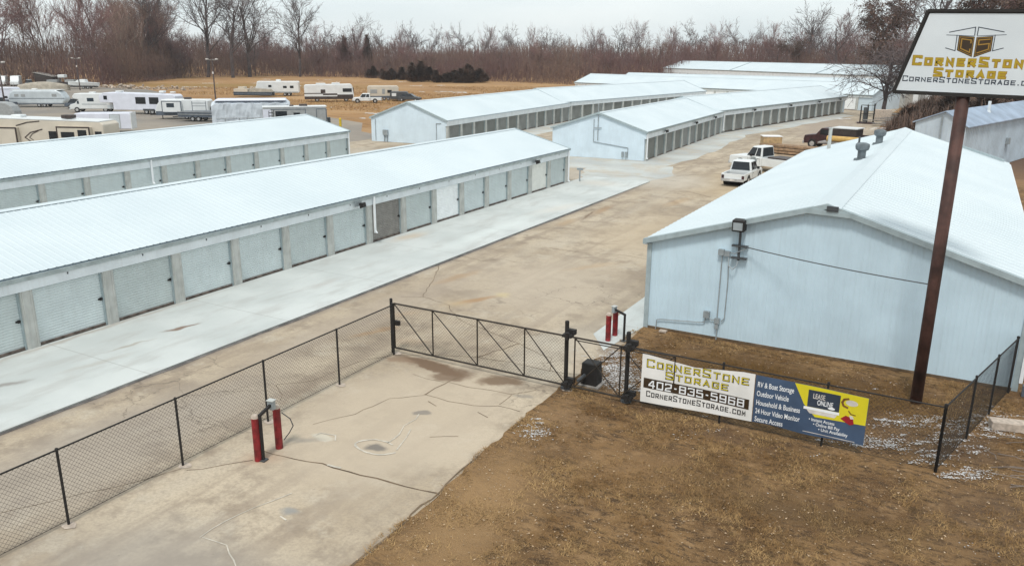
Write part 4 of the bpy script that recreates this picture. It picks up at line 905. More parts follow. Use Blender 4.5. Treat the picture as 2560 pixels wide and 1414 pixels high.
# ------------------------------------------------------------ vehicles
def wheel(root, x, y, r, wd=.24, mat='rim'):
    b = MB(); b.tube((x, y-wd/2, r), (x, y+wd/2, r), r, r, 16); o = b.obj('wheel', 'tyre', root, bevel=.03)
    b = MB(); b.tube((x, y-wd/2-.012, r), (x, y+wd/2+.012, r), r*.55, r*.55, 12); b.obj('rim', mat, o)
def rv(name, lb, cat, c, ang, L_, W, z0, H, mat, prof=None, win=(), slides=(), bands=(), wheels=(), wr=.36, tops=(), group=None, jack=None, curve=.1):
    r = thing(name, lb, cat, (c[0], c[1], 0), R_(ang), group); h = L_/2
    prof = prof or [(-h, z0), (h, z0), (h, H-.25), (h-.25, H), (-h+.25, H), (-h, H-.25)]
    MB().prism(prof, -W/2, W/2).obj('body', mat, r, bevel=curve)
    lt = -W/2
    for x0, x1, za, zb, m_ in bands: MB().box(x0, x1, lt-.014, lt+.02, za, zb).obj('stripe', m_, r)
    for (x0, x1, za, zb, fm, sm) in slides:
        o = MB().box(x0, x1, lt-.42, lt+.1, za, zb).obj('slide_out', sm, r)
        b = MB(); t = .09
        b.box(x0-.02, x1+.02, lt-.44, lt-.36, zb-t, zb+.03); b.box(x0-.02, x1+.02, lt-.44, lt-.36, za-.02, za+t); b.box(x0-.02, x0+t, lt-.44, lt-.36, za+t, zb-t); b.box(x1-t, x1+.02, lt-.44, lt-.36, za+t, zb-t); b.obj('trim', fm, o)
    for q in win:
        x0, x1, za, zb = q[:4]; off = q[4] if len(q) > 4 else 0
        o = MB().box(x0, x1, lt-off-.03, lt-off+.02, za, zb).obj('window', 'glass' if len(q) < 6 else q[5], r, bevel=.015)
    for x in wheels:
        wheel(r, x, lt+.18, wr); wheel(r, x, -lt-.18, wr)
        if z0 > .3: pass
    for (x0, x1, y0, y1, zt, m_) in tops: MB().box(x0, x1, y0, y1, H-.02, H+zt).obj('roof_unit', m_, r, bevel=.06)
    if jack:
        for x in jack: MB().box(x-.05, x+.05, lt+.3, lt+.4, 0, z0+.05).obj('jack_leg', 'dark', r)
    return r
def fwprof(L_, z0, H, nose=2.6, drop=.12, flip=False):   # fifth-wheel silhouette: raised nose at -x
    h = L_/2; p = [(-h+.15, 1.75), (-h+nose, 1.7), (-h+nose, z0), (h, z0), (h, H-.45), (h-.3, H-.2), (-h+nose+.6, H), (-h+.9, H-.02), (-h+.05, H-.55)]
    return [(-x, z) for x, z in reversed(p)] if flip else p

# cream fifth wheel behind row two
q = rv('fifth_wheel_camper', 'large cream fifth-wheel camper with dark brown framed slide-outs behind the second storage row', 'camper', (-75.64, 44.62), 22, 15.2, 2.5, .75, 3.85, 'cream', fwprof(15.2, .75, 3.85),
   win=[(2.2, 3.05, 2.0, 2.75), (3.7, 5.0, 2.25, 2.75, .42), (5.35, 6.2, 1.7, 2.95, .42), (6.75, 7.4, 2.0, 2.8)], slides=[(3.3, 6.5, 1.3, 3.2, 'brown', 'cream'), (-4.5, -.7, 1.3, 3.05, 'brown', 'cream')], wheels=[1.0, 2.0], tops=[(3, 4, -.4, .4, .3, 'brown'), (-2, -1, -.4, .4, .25, 'white')])
b = MB(); ribbon(b, [(-.9, 3.2), (.2, 3.5), (1.4, 3.62)], .1, 1.27); ribbon(b, [(1.6, 2.9), (.4, 2.6), (-.2, 2.15), (.3, 1.8), (1.7, 1.65)], .09, 1.27); ribbon(b, [(1.2, 2.75), (.6, 2.5), (.25, 2.15), (.6, 1.9)], .06, 1.272)
b.obj('swoosh', 'brown', q)
b = MB(); b.box(-7.2, 7.55, -1.275, -1.25, .75, 1.05); b.obj('skirt', 'brown', q)
b = MB(); b.hexa([(-4.4, -1.27, 3.84), (7.3, -1.27, 3.64), (7.3, 1.27, 3.64), (-4.4, 1.27, 3.84)], [(-4.4, -1.27, 3.91), (7.3, -1.27, 3.71), (7.3, 1.27, 3.71), (-4.4, 1.27, 3.91)]); b.obj('roof_membrane', 'white', q)
# white enclosed trailer
q = rv('cargo_trailer', 'plain white enclosed cargo trailer with a side door, tucked behind the cream camper', 'trailer', (-93.8, 64.2), 39, 6.6, 2.3, .45, 2.4, 'lilac', wheels=[-.6, .3], wr=.33, jack=[-3.6])
b = MB(); b.box(.9, 2.0, -1.19, -1.15, .6, 2.2); d_ = b.obj('door', 'silver', q); MB().box(.84, 2.06, -1.17, -1.14, .55, 2.26).obj('frame', 'greyside', d_); b = MB(); b.box(1.0, 1.1, -1.23, -1.19, 1.3, 1.5); b.obj('handle', 'dark', d_)
b = MB(); b.box(3.25, 3.34, -1.17, 1.17, .42, 2.42); b.box(3.31, 3.38, -1.0, 1.0, .5, .9); b.obj('corner_trim', 'white', q)
# class C motorhome
q = rv('motorhome', 'white cab-over motorhome with a short van nose in front of the long white camper', 'motorhome', (-125.6, 84.4), 33, 6.9, 2.3, .55, 3.0, 'white',
   [(-1.9, .55), (3.45, .55), (3.45, 2.85), (3.2, 3.0), (-2.5, 3.0), (-2.95, 2.5), (-2.75, 2.15), (-2.0, 2.05)], win=[(-.6, .45, 1.75, 2.3, 0, 'glassb'), (1.7, 2.6, 1.8, 2.3, 0, 'glassb')], bands=[(-1.5, 2.4, 1.25, 1.36, 'zinc'), (2.5, 3.4, .6, 1.2, 'silver')], wheels=[-2.4, 2.1], wr=.42, tops=[(-.5, .4, -.4, .4, .22, 'white')])
b = MB(); b.prism([(-3.5, .5), (-1.8, .5), (-1.8, 2.0), (-2.2, 2.0), (-2.65, 1.45), (-3.4, 1.25), (-3.52, 1.0)], -1.0, 1.0); cb = b.obj('cab', 'white', q, bevel=.06)
b = MB(); b.hexa([(-2.68, -.9, 1.47), (-2.68, .9, 1.47), (-2.6, .9, 1.44), (-2.6, -.9, 1.44)], [(-2.25, -.8, 1.98), (-2.25, .8, 1.98), (-2.15, .8, 1.95), (-2.15, -.8, 1.95)]); b.box(-2.3, -1.85, -1.02, -.98, 1.35, 1.85); b.obj('windscreen', 'glassb', cb)
b = MB(); b.box(-3.62, -3.45, -1.0, 1.0, .42, .62); b.obj('bumper', 'silver', q)
# long white fifth wheel
q = rv('fifth_wheel_camper', 'long white fifth-wheel camper with two big dark windows behind the cab-over motorhome', 'camper', (-116.2, 86.2), 22, 13.0, 2.5, .6, 3.35, 'lilac', fwprof(13, .6, 3.3, 2.4),
   win=[(-5.6, -5.0, 2.2, 2.8), (-.2, 1.5, 1.6, 2.65), (2.1, 3.7, 1.6, 2.65)], wheels=[1.4, 2.4], wr=.4, tops=[(3.4, 4.2, -.4, .4, .28, 'white'), (-4, -3, -.4, .4, .2, 'white'), (5.2, 5.9, -.3, .3, .15, 'white')])
b = MB(); b.box(.9, 2.9, -1.28, -1.2, .55, .85); b.obj('wheel_arch', 'dkgrey', q)
# travel trailer with slide outs
q = rv('travel_trailer', 'white and slate travel trailer with dark framed slide-outs, hitched nose towards the left', 'camper', (-102.6, 83.3), 31, 7.8, 2.4, .55, 2.85, 'white', [(-3.7, .55), (3.9, .55), (3.9, 2.65), (3.7, 2.85), (-2.9, 2.85), (-3.5, 2.2), (-3.95, 1.0)],
   win=[(-2.0, -.9, 1.75, 2.35, .42, 'glassb')], slides=[(-2.7, .1, 1.0, 2.65, 'slate', 'white')], bands=[(-3.8, 3.9, .56, 1.15, 'slate'), (1.6, 3.6, 1.9, 1.96, 'slate'), (1.6, 3.6, 2.3, 2.36, 'slate'), (1.55, 1.63, 1.2, 2.6, 'slate'), (3.55, 3.63, 1.2, 2.6, 'slate')], wheels=[.6, 1.4], wr=.34, tops=[(.2, 1.1, -.4, .4, .28, 'brown')], jack=[-3.0, 3.0])
MB().prism([(-5.1, .5), (-3.7, .55), (-3.7, .66), (-5.1, .62)], -.1, .1).obj('hitch', 'dark', q)
b = MB(); b.tube((4.0, 0, 1.5), (4.15, 0, 1.5), .35, .35, 12); b.obj('spare_wheel', 'tyre', q)
# flatbed trailer
q = thing('flatbed_trailer', 'dark slate utility trailer with high sides parked right of the slide-out travel trailer', 'trailer', (-97.6, 81.6, 0), R_(22))
b = MB(); b.hexa([(-2.6, -1.1, .6), (2.7, -1.1, .6), (2.7, 1.1, .6), (-2.6, 1.1, .6)], [(-2.6, -1.15, 1.35), (2.7, -1.15, 1.45), (2.7, 1.15, 1.45), (-2.6, 1.15, 1.35)]); b.obj('bed', 'slate', q)
b = MB(); b.box(-2.6, 2.7, -1.18, -1.14, .95, 1.05); b.box(-2.6, 2.7, -1.18, -1.14, 1.3, 1.4); b.obj('side_rail', 'greyside', q)
for x in (-.4, .5): wheel(q, x, -1.0, .36); wheel(q, x, 1.0, .36)
MB().prism([(-4.0, .45), (-2.5, .6), (-2.5, .72), (-4.0, .57)], -.08, .08).obj('hitch', 'dark', q)
# tarp-covered camper
q = thing('covered_camper', 'big camper wrapped in a silver-grey cover behind the second storage row', 'camper', (-86.0, 80.8, 0), R_(42))
rr = random.Random(9); b = MB(); nx, prof = 36, []
Lc = 10.2
vs = []
for i in range(nx+1):
    x = -Lc/2+Lc*i/nx; e_ = min(1, (i+.6)/3, (nx-i+.6)/2.0); hh_ = 3.45*(.86+.14*e_)+.05*math.sin(i*1.1)+rr.uniform(-.03, .03); w2 = 1.28*(.75+.25*e_)
    for k_ in range(11):
        a_ = k_/10
        if a_ < .42: y, z = -w2+rr.uniform(-.05, .05)+.04*math.sin(i*.9+k_), hh_*.9*a_/.42
        elif a_ > .58: y, z = w2+rr.uniform(-.05, .05), hh_*.9*(1-a_)/.42
        else: t = (a_-.42)/.16; y, z = -w2*.92+2*w2*.92*t, hh_*(.97+.04*math.sin(t*math.pi))
        vs.append((x, y, z))
b.add(vs, [(i*11+k_, (i+1)*11+k_, (i+1)*11+k_+1, i*11+k_+1) for i in range(nx) for k_ in range(10)]+[tuple(range(10, -1, -1)), tuple(nx*11+k_ for k_ in range(11))])
b.obj('cover', 'tarp', q)
b = MB()
for x in (-3.4, -1.6, .2, 2.0, 3.8): b.tube((x, -1.36, .1), (x, -1.36, 1.1), .03, .03, 5)
b.tube((-4.6, -1.37, 1.1), (4.6, -1.37, 1.1), .03, .03, 5); b.obj('strap', 'greyside', q)
b = MB(); b.hexa([(-4.7, -1.25, 3.36), (4.7, -1.25, 3.36), (4.7, 1.25, 3.36), (-4.7, 1.25, 3.36)], [(-4.3, -.9, 3.6), (4.6, -.9, 3.58), (4.6, .9, 3.6), (-4.3, .9, 3.6)]); b.obj('roof_sheet', 'lilac', q, bevel=.05)
# grey travel trailer
q = rv('travel_trailer', 'grey travel trailer with ladder and dark windows, peeping over the peak of the second row', 'camper', (-75.6, 78.2), 46, 7.9, 2.4, .6, 3.05, 'greyside', win=[(-2.4, -1.0, 1.75, 2.55), (-.2, .6, 1.9, 2.35)], bands=[(-3.9, -2.9, 1.0, 2.8, 'lilac'), (-3.0, 1.3, 2.72, 2.8, 'slate'), (1.25, 1.32, .9, 2.8, 'slate'), (2.6, 2.68, .9, 2.8, 'slate'), (3.8, 3.9, .9, 2.8, 'slate'), (2.6, 3.9, 2.72, 2.8, 'slate')], wheels=[0, 1], tops=[(.6, 1.6, -.4, .4, .28, 'brown'), (-.6, -.1, -.3, .3, .2, 'brown')])
MB().box(-3.95, 3.95, -1.22, 1.22, 3.02, 3.10).obj('roof_membrane', 'white', q)
b = MB()
for x in (-3.2, -2.65): b.path([(x, -1.24, .9), (x, -1.24, 2.5), (x+.25, -1.1, 3.0)], .03, 5)
for z in (1.2, 1.6, 2.0, 2.4): b.tube((-3.2, -1.24, z), (-2.65, -1.24, z), .025, .025, 5)
b.obj('ladder', 'dark', q)
b = MB(); b.box(3.9, 4.4, -.5, .5, .7, 1.6); b.obj('rear_rack', 'dkgrey', q)
# silver trailer
q = rv('travel_trailer', 'rounded silver and white trailer alone in the second line of the lot', 'camper', (-144.7, 86.9), 34, 9.6, 2.4, .5, 2.95, 'silver', [(-4.2, .5), (4.4, .5), (4.8, 1.0), (4.8, 1.6), (4.3, 2.5), (3.5, 2.95), (-3.7, 2.95), (-4.5, 2.5), (-4.8, 1.6), (-4.7, .9)], win=[(-3.6, -2.9, 1.8, 2.25, 0, 'greyside'), (-2.5, -1.8, 1.8, 2.25, 0, 'greyside'), (2.7, 3.5, 1.8, 2.3, 0, 'greyside')], bands=[(-4.6, 4.7, 1.45, 1.55, 'slate'), (-4.5, 4.6, .5, .62, 'slate')], wheels=[.3, 1.2], curve=.25, tops=[(-1, -.2, -.3, .3, .2, 'white')])
MB().box(-4.4, 4.2, -1.1, 1.1, 2.93, 2.99).obj('roof_membrane', 'white', q)
rv('travel_trailer', 'cool white trailer with blue-dark lower panel at the left edge of the lot', 'camper', (-155.5, 84.5), 34, 9.5, 2.4, .5, 3.2, 'lilac', win=[(1.2, 1.9, 1.4, 1.9), (2.9, 3.5, 1.3, 1.7)], bands=[(-4.7, 4.7, .5, 1.1, 'slate'), (-4.7, 4.7, 2.85, 2.95, 'zinc')], wheels=[0, 1])
q = thing('covered_boat', 'low boat under a long tan cover behind the silver trailer', 'boat', (-190.5, 116.0, 0), R_(30)); vs = []
b = MB(); n_ = 20
for i in range(n_+1):
    t = i/n_; x = -6+12*t; wv = 1.25*math.sin(math.pi*min(1, .12+t*.95))**.5; hv = 1.25+.75*math.sin(math.pi*t)
    for k_ in range(7): a_ = math.pi*k_/6; vs.append((x, -wv*math.cos(a_), .5+hv*math.sin(a_)**.7))
b.add(vs, [(i*7+k_, (i+1)*7+k_, (i+1)*7+k_+1, i*7+k_+1) for i in range(n_) for k_ in range(6)]+[tuple(range(6, -1, -1)), tuple(n_*7+k_ for k_ in range(7))]); b.obj('cover', 'tan', q, smooth=True)
for x in (-.5, .6): wheel(q, x, -1.1, .35); wheel(q, x, 1.1, .35)
# grey dome-fronted trailer at left edge
q = rv('teardrop_trailer', 'grey rounded trailer at the left edge in front of a light pole', 'trailer', (-123.5, 68.0), 33, 5.2, 2.1, .45, 2.5, 'greyside', [(-2.6, .45), (2.6, .45), (2.55, 1.2), (2.2, 1.9), (1.5, 2.35), (.6, 2.5), (-2.6, 2.5)], wheels=[0], curve=.05, jack=[2.9])
MB().prism([(2.5, .45), (3.9, .42), (3.9, .52), (2.5, .57)], -.08, .08).obj('hitch', 'dark', q)
# boats
def boat(lb, c, ang, L_, mat, cab=True, H=1.5):
    q = thing('boat', lb, 'boat', (c[0], c[1], 0), R_(ang)); b = MB(); vs = []; n_ = 14
    for i in range(n_+1):
        t = i/n_; x = -L_/2+L_*t; wv = 1.15*min(1, (1.02-t)*2.6)**.6 if t < 1 else .03; ke = .55+.5*max(0, t-.7)**1.2*2
        vs += [(x, -wv, H+.35*t), (x, -wv*.75, ke+.25), (x, 0, ke), (x, wv*.75, ke+.25), (x, wv, H+.35*t)]
    b.add(vs, [(i*5+k_, i*5+k_+1, (i+1)*5+k_+1, (i+1)*5+k_) for i in range(n_) for k_ in range(4)]+[(i*5+4, i*5, (i+1)*5, (i+1)*5+4) for i in range(n_)]+[(0, 1, 2, 3, 4)]); b.obj('hull', mat, q)
    if cab:
        b = MB(); b.hexa([(-L_*.14, -.85, H+.1), (L_*.24, -.8, H+.2), (L_*.24, .8, H+.2), (-L_*.14, .85, H+.1)], [(-L_*.12, -.75, H+.85), (L_*.1, -.7, H+.85), (L_*.1, .7, H+.85), (-L_*.12, .75, H+.85)]); cb = b.obj('cabin', 'white', q, bevel=.05)
        b = MB(); b.box(-L_*.08, L_*.08, -.88, -.84, H+.4, H+.7); b.obj('window', 'glassb', cb)
    b = MB(); b.prism([(-L_*.48, .4), (L_*.62, .42), (L_*.62, .52), (-L_*.48, .52)], -.75, .75); b.obj('trailer_frame', 'dkgrey', q)
    for x in (-L_*.2, -L_*.05): wheel(q, x, -.9, .32); wheel(q, x, .9, .32)
boat('white cabin boat on a trailer at the edge of the wood, left of the rubble', (-201.5, 133), 212, 7.5, 'white')
q = thing('pontoon_boat', 'dark-hulled pontoon boat with a white console under the wood edge', 'boat', (-218.5, 138.5, 0), R_(34))
b = MB(); b.box(-4.2, 3.4, -1.2, 1.2, .95, 1.15); b.obj('deck', 'brown', q); b = MB(); b.tube((-4.2, -.8, .7), (4.2, -.8, .7), .3, .3, 10); b.tube((-4.2, .8, .7), (4.2, .8, .7), .3, .3, 10); b.obj('pontoon', 'dkgrey', q)
b = MB(); b.box(-.9, .9, -1.0, 1.0, 2.3, 3.1); b.obj('console', 'white', q, bevel=.15); b = MB(); b.box(-3.8, -1.0, -1.2, 1.2, 1.15, 1.75); b.box(1.0, 3.3, -1.2, 1.2, 1.15, 1.8); b.obj('seat', 'greyside', q)
b = MB()
for x in (-.8, .8):
    for y in (-.9, .9): b.tube((x, y, 1.1), (x, y, 2.4), .05, .05, 5)
b.obj('canopy_frame', 'greyside', q)
q = thing('shed', 'dark lean-to hut under the trees left of the pontoon boat', 'shed', (-226.5, 139, 0), R_(30)); MB().prism([(-2.4, 0), (2.4, 0), (2.4, 2.4), (-2.4, 3.4)], -1.8, 1.8).obj('wall', 'brown', q); MB().hexa([(-2.7, -2, 3.5), (2.7, -2, 2.38), (2.7, 2, 2.38), (-2.7, 2, 3.5)], [(-2.7, -2, 3.62), (2.7, -2, 2.5), (2.7, 2, 2.5), (-2.7, 2, 3.62)]).obj('roof', 'greywood', q)
# far white travel trailer, motorhome, camper
rv('travel_trailer', 'square white travel trailer far back on the tan field', 'camper', (-137, 137.0), 36, 9.4, 2.4, .7, 3.2, 'white', [(-4.2, .7), (4.7, .7), (4.7, 3.0), (4.5, 3.2), (-4.3, 3.2), (-4.7, 1.6)], win=[(-1.9, -1.2, 1.9, 2.4), (1.3, 2.1, 1.7, 2.2), (2.8, 3.6, 1.7, 2.25)], bands=[(-4.2, 4.6, .7, .95, 'zinc')], wheels=[1.6, 2.5], tops=[(-.3, .7, -.4, .4, .35, 'white')])
q = thing('pontoon_boat', 'light pontoon boat on a trailer in front of the far white travel trailer', 'boat', (-137.5, 130.3, 0), R_(26))
b = MB(); b.box(-4.2, 4.2, -1.15, 1.15, .95, 1.15); b.obj('deck', 'slate', q); b = MB(); b.tube((-4.2, -.8, .65), (4.2, -.8, .65), .32, .32, 10); b.tube((-4.2, .8, .65), (4.2, .8, .65), .32, .32, 10); b.obj('pontoon', 'slate', q)
b = MB(); b.box(-4.1, -1.0, -1.15, 1.15, 1.15, 1.75); b.box(-3.2, -1.8, -.8, .8, 1.75, 2.2); b.obj('seat', 'cream', q); b = MB(); b.hexa([(-.8, -1.1, 1.15), (4.1, -1.1, 1.15), (4.1, 1.1, 1.15), (-.8, 1.1, 1.15)], [(-.4, -.9, 1.9), (3.6, -.9, 1.7), (3.6, .9, 1.7), (-.4, .9, 1.9)]); b.obj('cover', 'tan', q)
q = rv('motorhome', 'beige motorhome with dark brown swooping stripes on the tan field', 'motorhome', (-113.6, 127.5), 42, 9.6, 2.5, .5, 3.45, 'white', [(-4.8, .5), (4.7, .5), (4.9, 1.2), (4.6, 3.2), (4.3, 3.45), (-4.6, 3.3), (-4.8, 3.1)], win=[(-1.6, -.7, 1.7, 2.4, 0, 'brown'), (2.7, 4.5, 1.9, 2.6)], bands=[(-4.8, 4.7, .5, 1.05, 'brown'), (-4.8, -1.2, 1.55, 1.72, 'brown'), (-1.2, 1.6, 1.3, 1.62, 'brown'), (1.6, 4.7, 1.05, 1.4, 'brown')], wheels=[-2.4, 3.3], wr=.46, tops=[(-2.5, -.6, -.5, .5, .16, 'white'), (.6, 2.2, -.5, .5, .22, 'white')])
MB().box(4.72, 4.88, -1.1, 1.1, 1.8, 2.7).obj('windscreen', 'glass', q)
q = rv('travel_trailer', 'small beige camper behind the white pickup on the tan field', 'camper', (-107.6, 137.3), 38, 6.4, 2.3, .5, 2.9, 'cream', win=[(-.2, .4, 1.3, 2.3, 0, 'greyside'), (.9, 1.8, 1.5, 2.1), (-2.6, -1.2, 1.4, 2.2, 0, 'greyside')], bands=[(-3.1, 3.2, .5, .9, 'slate')], wheels=[.2, 1.0])
q = rv('cargo_trailer', 'dark low trailer with white round front panel right of the small beige camper', 'trailer', (-102.9, 136.6), 30, 3.6, 2.0, .4, 1.9, 'dkgrey', win=[(-1.4, -.5, 1.0, 1.6, 0, 'white')], wheels=[0], wr=.34)

def pickup(lb, c, ang, L_=5.6, W=1.9, H=1.85, mat='white', bedm='dark', ext=1, wr=.38, cap=False, group=None, name='pickup_truck', logo=False):
    """front at +x"""
    r = thing(name, lb, 'pickup', (c[0], c[1], 0), R_(ang), group); h = L_/2; w2 = W/2; zb = H*.56; bl = -h+L_*(.38 if ext else .53)
    hood = h-L_*.24
    b = MB()
    b.prism([(bl, .38), (h-.12, .38), (h, .55), (h-.02, zb-.1), (h-.25, zb-.01), (hood, zb+.06), (bl, zb+.02)], -w2, w2); bo_ = b.obj('body', mat, r, bevel=.08)
    for s_ in (-1, 1):
        MB().box(hood-.25, hood-.235, s_*w2-.006, s_*w2+.006, .5, zb-.02).obj('door_seam', 'dkgrey', bo_); MB().box(bl+.18, bl+.195, s_*w2-.006, s_*w2+.006, .5, zb-.02).obj('door_seam', 'dkgrey', bo_)
        MB().box(bl+.28, bl+.46, s_*w2-.02, s_*w2+.02, zb-.14, zb-.10).obj('handle', 'dkgrey', bo_)
    b = MB(); b.box(-h+.04, bl-.03, -w2, -w2+.1, .5, zb); b.box(-h+.04, bl-.03, w2-.1, w2, .5, zb); b.box(-h, -h+.1, -w2+.02, w2-.02, .5, zb+.0); b.box(bl-.12, bl-.03, -w2+.1, w2-.1, .5, zb); bd = b.obj('cargo_bed', mat, r, bevel=.02)
    b = MB(); b.box(-h+.1, bl-.12, -w2+.1, w2-.1, .55, .68); b.obj('bed_floor', bedm, bd)
    c0, c1 = bl+.02, hood+.05
    cb_ = [(c0, -w2+.04, zb), (c1, -w2+.04, zb), (c1, w2-.04, zb), (c0, w2-.04, zb)]; ct = [(c0+.12, -w2+.2, H), (c1-.62, -w2+.2, H), (c1-.62, w2-.2, H), (c0+.12, w2-.2, H)]
    cab = MB().hexa(cb_, ct).obj('cab', mat, r, bevel=.09)
    def lerp(p, q, t): return tuple(a_+(b2-a_)*t for a_, b2 in zip(p, q))
    for sd in (-1, 1):
        i0, i1 = (0, 1) if sd < 0 else (3, 2)
        for u0, u1 in ((.08, .40), (.45, .94)):
            P = []
            for u, v in ((u0, .12), (u1, .12), (u1, .88), (u0, .88)):
                p = Vector(lerp(lerp(cb_[i0], cb_[i1], u), lerp(ct[i0], ct[i1], u), v)); P.append(p+Vector((0, sd*.012, .0)))
            Q = [p-Vector((0, sd*.03, 0)) for p in P]
            b = MB(); b.hexa(Q[:2]+P[1::-1], [Q[3], Q[2], P[2], P[3]]); b.obj('window', 'glass', cab)
    for i0, i1, dx in ((1, 2, .015), (3, 0, -.015)):
        P = [Vector(lerp(lerp(cb_[i0], cb_[i1], u), lerp(ct[i0], ct[i1], u), v))+Vector((dx, 0, 0)) for u, v in ((.08, .1), (.92, .1), (.92, .9), (.08, .9))]
        Q = [p-Vector((dx*2.5, 0, 0)) for p in P]
        b = MB(); b.hexa([Q[0], Q[1], P[1], P[0]], [Q[3], Q[2], P[2], P[3]]); b.obj('windscreen' if dx > 0 else 'rear_window', 'glass', cab)
    for x in (h-L_*.17, -h+L_*.22):
        for s_ in (-1, 1): wheel(r, x, s_*(w2-.11), wr)
        b = MB(); b.tube((x, -w2-.008, wr+.02), (x, w2+.008, wr+.02), wr+.08, wr+.08, 18); b.obj('wheel_arch', 'dark', r)
    b = MB(); b.box(-h-.12, -h+.02, -w2+.05, w2-.05, .42, .62); b.obj('rear_bumper', 'rim', r); b = MB(); b.box(h-.06, h+.1, -w2+.05, w2-.05, .40, .64); b.obj('front_bumper', 'rim', r)
    for s_ in (-1, 1):
        b = MB(); b.box(-h-.02, -h+.05, s_*(w2-.14)-.1, s_*(w2-.14)+.1, zb-.42, zb-.12); b.obj('tail_lamp', 'darkred', r); b = MB(); b.box(h-.08, h+.015, s_*(w2-.25)-.17, s_*(w2-.25)+.17, zb-.34, zb-.14); b.obj('headlight', 'rim', r)
    b = MB(); b.box(h-.05, h+.02, -w2+.42, w2-.42, .68, zb-.12); b.obj('grille', 'dark', r)
    b = MB(); b.box(-h-.135, -h-.11, -.18, .18, .46, .58); b.obj('number_plate', 'pale', r)
    for s_ in (-1, 1):
        b = MB(); b.box(c1-.75, c1-.62, s_*(w2+.12)-.09, s_*(w2+.12)+.09, zb+.08, zb+.28); b.obj('mirror', 'dark', r)
    return r
pickup('small white pickup truck seen from behind beside the gabled building roof', (-15.3, 65.1), 88, 5.2, 1.85, 1.78, ext=1)
q = pickup('big white work truck with a round door emblem parked behind the small pickup', (-14.8, 72.9), 158, 7.2, 2.05, 2.12, wr=.44, ext=0)
b = MB(); b.tube((1.0, 1.036, .88), (1.0, 1.04, .88), .34, .34, 18); b.obj('door_emblem', 'zinc', q)
b = MB(); b.box(-3.4, -.3, -.9, .9, 1.05, 1.3); b.obj('tool_box', 'brown', q)
pickup('white pickup truck on the tan field beside the beige camper', (-104.7, 128.5), 216, 5.6, 1.9, 1.8)
# vans and car by the left edge
for c, lb, mt, hh in (((-235.0, 131.5), 'white van at the far left edge of the lot, left of the other van', 'white', 2.6), ((-230.3, 132.5), 'white truck cab parked between the leftmost van and a grey car', 'white', 2.7)):
    rv('parked_van', lb, 'van', c, 320, 5.4, 2.1, .4, hh, mt, [(-2.7, .4), (2.7, .4), (2.7, 1.2), (1.9, 1.5), (1.2, hh), (-2.7, hh)], win=[(.2, 1.2, 1.6, 2.2)], wheels=[-1.7, 1.7])
def car(lb, c, ang, mat, L_=4.6, H=1.5):
    r = thing('parked_car', lb, 'car', (c[0], c[1], 0), R_(ang)); h = L_/2
    MB().prism([(-h, .35), (h, .35), (h, .75), (h-.9, .92), (-h+.2, .95), (-h, .8)], -.88, .88).obj('body', mat, r, bevel=.06)
    cb = MB().hexa([(-h+.5, -.82, .93), (h-1.0, -.82, .93), (h-1.0, .82, .93), (-h+.5, .82, .93)], [(-h+1.1, -.65, H), (h-1.9, -.65, H), (h-1.9, .65, H), (-h+1.1, .65, H)]).obj('cabin', 'glass', r, bevel=.04)
    MB().box(-h+1.08, h-1.88, -.66, .66, H-.01, H+.03).obj('roof', mat, cb)
    for x in (-h+.85, h-.85): wheel(r, x, -.78, .32); wheel(r, x, .78, .32)
car('grey car parked under the trees right of the white vans', (-225.4, 133.2), 325, 'silver', 5, 1.75)
car('dark car parked between the silver trailer and the cab-over motorhome', (-135.5, 88.5), 40, 'slate', 4.8, 1.7)
pickup('dark slate pickup parked against the cool white trailer at the left edge', (-147.0, 81.0), 214, 5.4, 1.9, 1.8, mat='slate')
car('dark low car at the right end of the campers on the field', (-100.6, 137.0), 20, 'dkgrey')

# maroon truck, crate, amber beam trailer
q = thing('stake_truck', 'dark maroon flatbed truck with a white-railed bed beyond the white trucks', 'truck', (-11.6, 93.9, 0), R_(167))
MB().prism([(1.2, .5), (3.9, .5), (4.0, .9), (3.9, 1.35), (2.7, 1.5), (2.1, 2.2), (1.2, 2.2)], -1.05, 1.05).obj('cab', 'darkred', q, bevel=.06)
for s_ in (-1, 1): MB().box(1.35, 2.2, s_*1.06-.015, s_*1.06+.015, 1.5, 2.05).obj('window', 'glass', q)
MB().hexa([(2.72, -.9, 1.5), (2.78, -.9, 1.5), (2.78, .9, 1.5), (2.72, .9, 1.5)], [(2.15, -.85, 2.15), (2.2, -.85, 2.15), (2.2, .85, 2.15), (2.15, .85, 2.15)]).obj('windscreen', 'pale', q)
MB().box(-3.6, 1.1, -1.15, 1.15, .95, 1.1).obj('flat_bed', 'darkred', q)
MB().box(-3.6, 1.1, 1.05, 1.15, 1.1, 1.55).obj('bed_side', 'darkred', q); MB().box(-3.6, 1.1, -1.15, -1.05, 1.1, 1.55).obj('bed_side', 'darkred', q); MB().box(-1.6, .9, -1.0, 1.0, 1.1, 2.25).obj('canopy', 'brown', q)
MB().box(-1.7, 1.0, -1.05, 1.05, 2.25, 2.35).obj('canopy_top', 'white', q)
for x in (3.0, -2.2, -3.2):
    for s_ in (-1, 1): wheel(q, x, s_*.95, .48)
MB().box(3.95, 4.1, -1, 1, .45, .75).obj('bumper', 'rim', q)
q = thing('flatbed_trailer', 'low trailer carrying an amber beam just past the workshop roof edge', 'trailer', (-10.3, 89.0, 0), R_(168))
MB().box(-3.2, 3.0, -1.0, 1.0, 1.05, 1.2).obj('deck', 'greywood', q)
for x in (-.8, .2):
    for s_ in (-1, 1): wheel(q, x, s_*.95, .5)
link('beam', MB().tube((-2.6, 0, 0), (2.4, 0, 0), .3, .3, 14).mesh('beam', ['amber']), None, (-10.3, 89.0, 1.5), R_(168), 'thick amber-yellow tube lying on the low trailer', 'tube')
